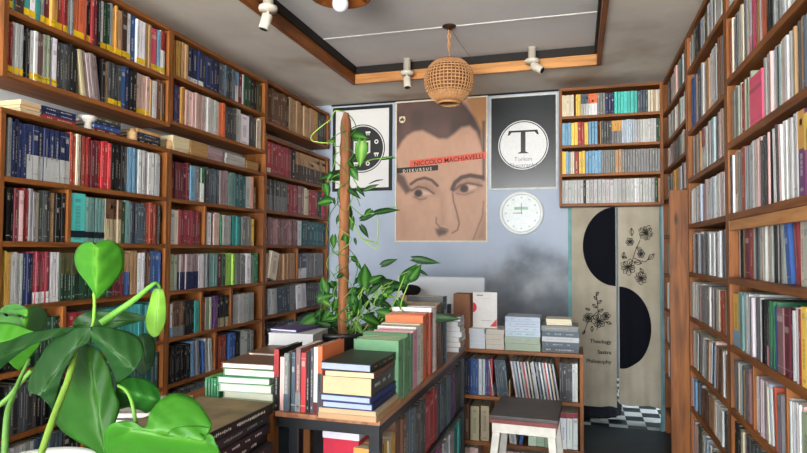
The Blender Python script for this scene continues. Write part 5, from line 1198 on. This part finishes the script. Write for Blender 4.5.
bigstem([(65, 285), (40, 312), (18, 340), (-12, 364)], .95, .95, 9, 11, '557f30')
bigstem([(60, 262), (42, 300), (26, 340), (14, 380), (9, 465)], .93, .84, 6, 14, '4c7430')
bigstem([(205, 190), (240, 165), (275, 140), (305, 115), (318, 108), (326, 118)], .98, 1.02, 16, 4, '5f9a34')
bigstem([(191, 128), (192, 160), (186, 200), (160, 232)], .965, .92, 6, 7, '76a63a')
pcn = atZ(66, 452, 1.06); PR = .088
WPOT = plain('white_glazed_pot', 'd2d8d2', .25, .03, 6, 0, .5)
FPo = Vector(FP.location); pl0 = Vector((-.815, .735, .78))-FPo
mb = MB(); mb.lathe([(.001, .002), (PR*.75, .002), (PR*.9, .1), (PR, .26), (PR*1.03, .272), (PR*1.0, .28), (PR*.93, .272), (PR*.9, .24), (.001, .24)], 48, M=Matrix.Translation(pl0)); mb.build('pot', WPOT, FP)
mb = MB(); mb.lathe([(.001, .244), (PR*.9, .244)], 32, M=Matrix.Translation(pl0)); mb.build('soil', bpy.data.materials['soil'], FP)
# white stand, with a crate of white booklets behind it
table('plant_stand', -.98, -.66, .58, .90, .779, 'white square stand carrying the large-leaved plant', plain('white_laminate', 'd6d8d4', .4, .02), 'stand')
sh = empty('display_rack', (-1.62, 1.26, 0), 'white-topped rack with brown wooden slats at the left edge', 'rack')
ztr = atX(25, 416, -1.55).z
WL = bpy.data.materials['white_laminate']
bx('rack_top', WL, (-.32, .06, -.16, -.06, ztr-.012, ztr), sh, .003)
for i in range(7): bx('slat', LY, (-.32, .06, -.15+.0, -.135, ztr-.06-i*.045, ztr-.03-i*.045), sh, .002)
for i, xx in enumerate((-.32, .035)): bx('leg', LY, (xx, xx+.025, -.134, -.065, 0, ztr-.0125), sh)
bx('tray', LY, (-.30, .08, -.235, -.151, ztr-.335, ztr-.32), sh, .002)
for i in range(9):
    mb = MB(); mb.box(-.005, .005, -.035, .035, 0, .17, lin('c4c8c6')); o = mb.build('booklet', COVER, None, (-1.86+i*.03, 1.065, ztr-.3185), (0, rad(20), 0))
    tag(o, f'white booklet leaning in the slatted rack, {ordn(i+1)} from the left', 'booklet', 'white booklets in the slatted rack')

# ------------------------------------------------------------------ turn the book list into objects
def score(b):
    c = b['M'] @ Vector((b['w']/2, 0, b['h']/2)); px, py, d = proj(c)
    p0 = proj(b['M'] @ Vector((0, 0, 0))); p1 = proj(b['M'] @ Vector((b['w'], 0, 0))); pt = proj(b['M'] @ Vector((b['w']/2, 0, b['h'])))
    if d < .1 or px < -4 or px > 811: return 0
    ytop, ybot = min(pt[1], p0[1]), max(pt[1], p0[1]); vis = max(0, min(453, ybot)-max(0, ytop))
    if vis <= 0: return 0
    s = abs(p1[0]-p0[0])*vis
    if b['hid']: s *= .25
    if px < 165 and py > 330: s *= .15
    if px < 420 and py > 400 and not (px > 260): s *= .1
    if c.x < -2.1 and px > 200 and py > 345: s *= .2
    return s
for kind, stufflab in (('book', 'smaller far and half-hidden books filling the remaining shelf rows'), ('paperback', 'smaller far thin paperbacks filling the right wall and low bookcase rows')):
    L_ = [b for b in BOOKS if b['kind'] == kind]
    for b in L_: b['s'] = score(b)
    L_.sort(key=lambda b: -b['s'])
    rest = MB(); cap = 300
    for i, b in enumerate(L_):
        rb_ = random.Random(b['seed'])
        if i < 300 and b['s'] > 0:
            mb = MB(); book_mb(mb, b['w'], b['h'], b['d'], b['c'], b['o'], rb_, lambda v: v)
            o = mb.build(kind, BMATS); o.matrix_world = b['M']
            tag(o, b['lab'], 'book', b['group'])
        else:
            M = b['M']; book_mb(rest, b['w'], b['h'], b['d'], b['c'], b['o'], rb_, lambda v, M=M: M @ v)
    if rest.v:
        o = rest.build(kind, BMATS); tag(o, stufflab, 'books', None, 'stuff')
    print(kind, len(L_), 'cut score', L_[min(299, len(L_)-1)]['s'])

# ------------------------------------------------------------------ light
w = bpy.data.worlds.new('world'); scene.world = w; w.use_nodes = True
nt = w.node_tree; bg = nt.nodes['Background']
tc = N(nt, 'ShaderNodeTexCoord'); sp = N(nt, 'ShaderNodeSeparateXYZ'); nt.links.new(tc.outputs['Generated'], sp.inputs[0])
nt.links.new(ramp(nt, sp.outputs['Z'], [(.0, (.98, .95, .9)), (.02, (.45, .5, .55))]), bg.inputs[0])   # unseen bright lower half added to lift the ceiling; overcast sky above
bg.inputs[1].default_value = 21
la = bpy.data.lights.new('window_portal', 'AREA'); la.shape = 'RECTANGLE'; la.size = WX1-WX0; la.size_y = WZ1-WZ0; la.cycles.is_portal = True
lo_ = bpy.data.objects.new('window_portal', la); COL.objects.link(lo_); lo_.location = ((WX0+WX1)/2, YF-.15, (WZ0+WZ1)/2); lo_.rotation_euler = (rad(90), 0, 0)
vs_ = scene.view_settings
vs_.view_transform = 'Standard'; vs_.look = 'None'; vs_.gamma = 1; vs_.use_curve_mapping = False; vs_.exposure = 1.0
scene.cycles.max_bounces = 10; scene.cycles.diffuse_bounces = 6
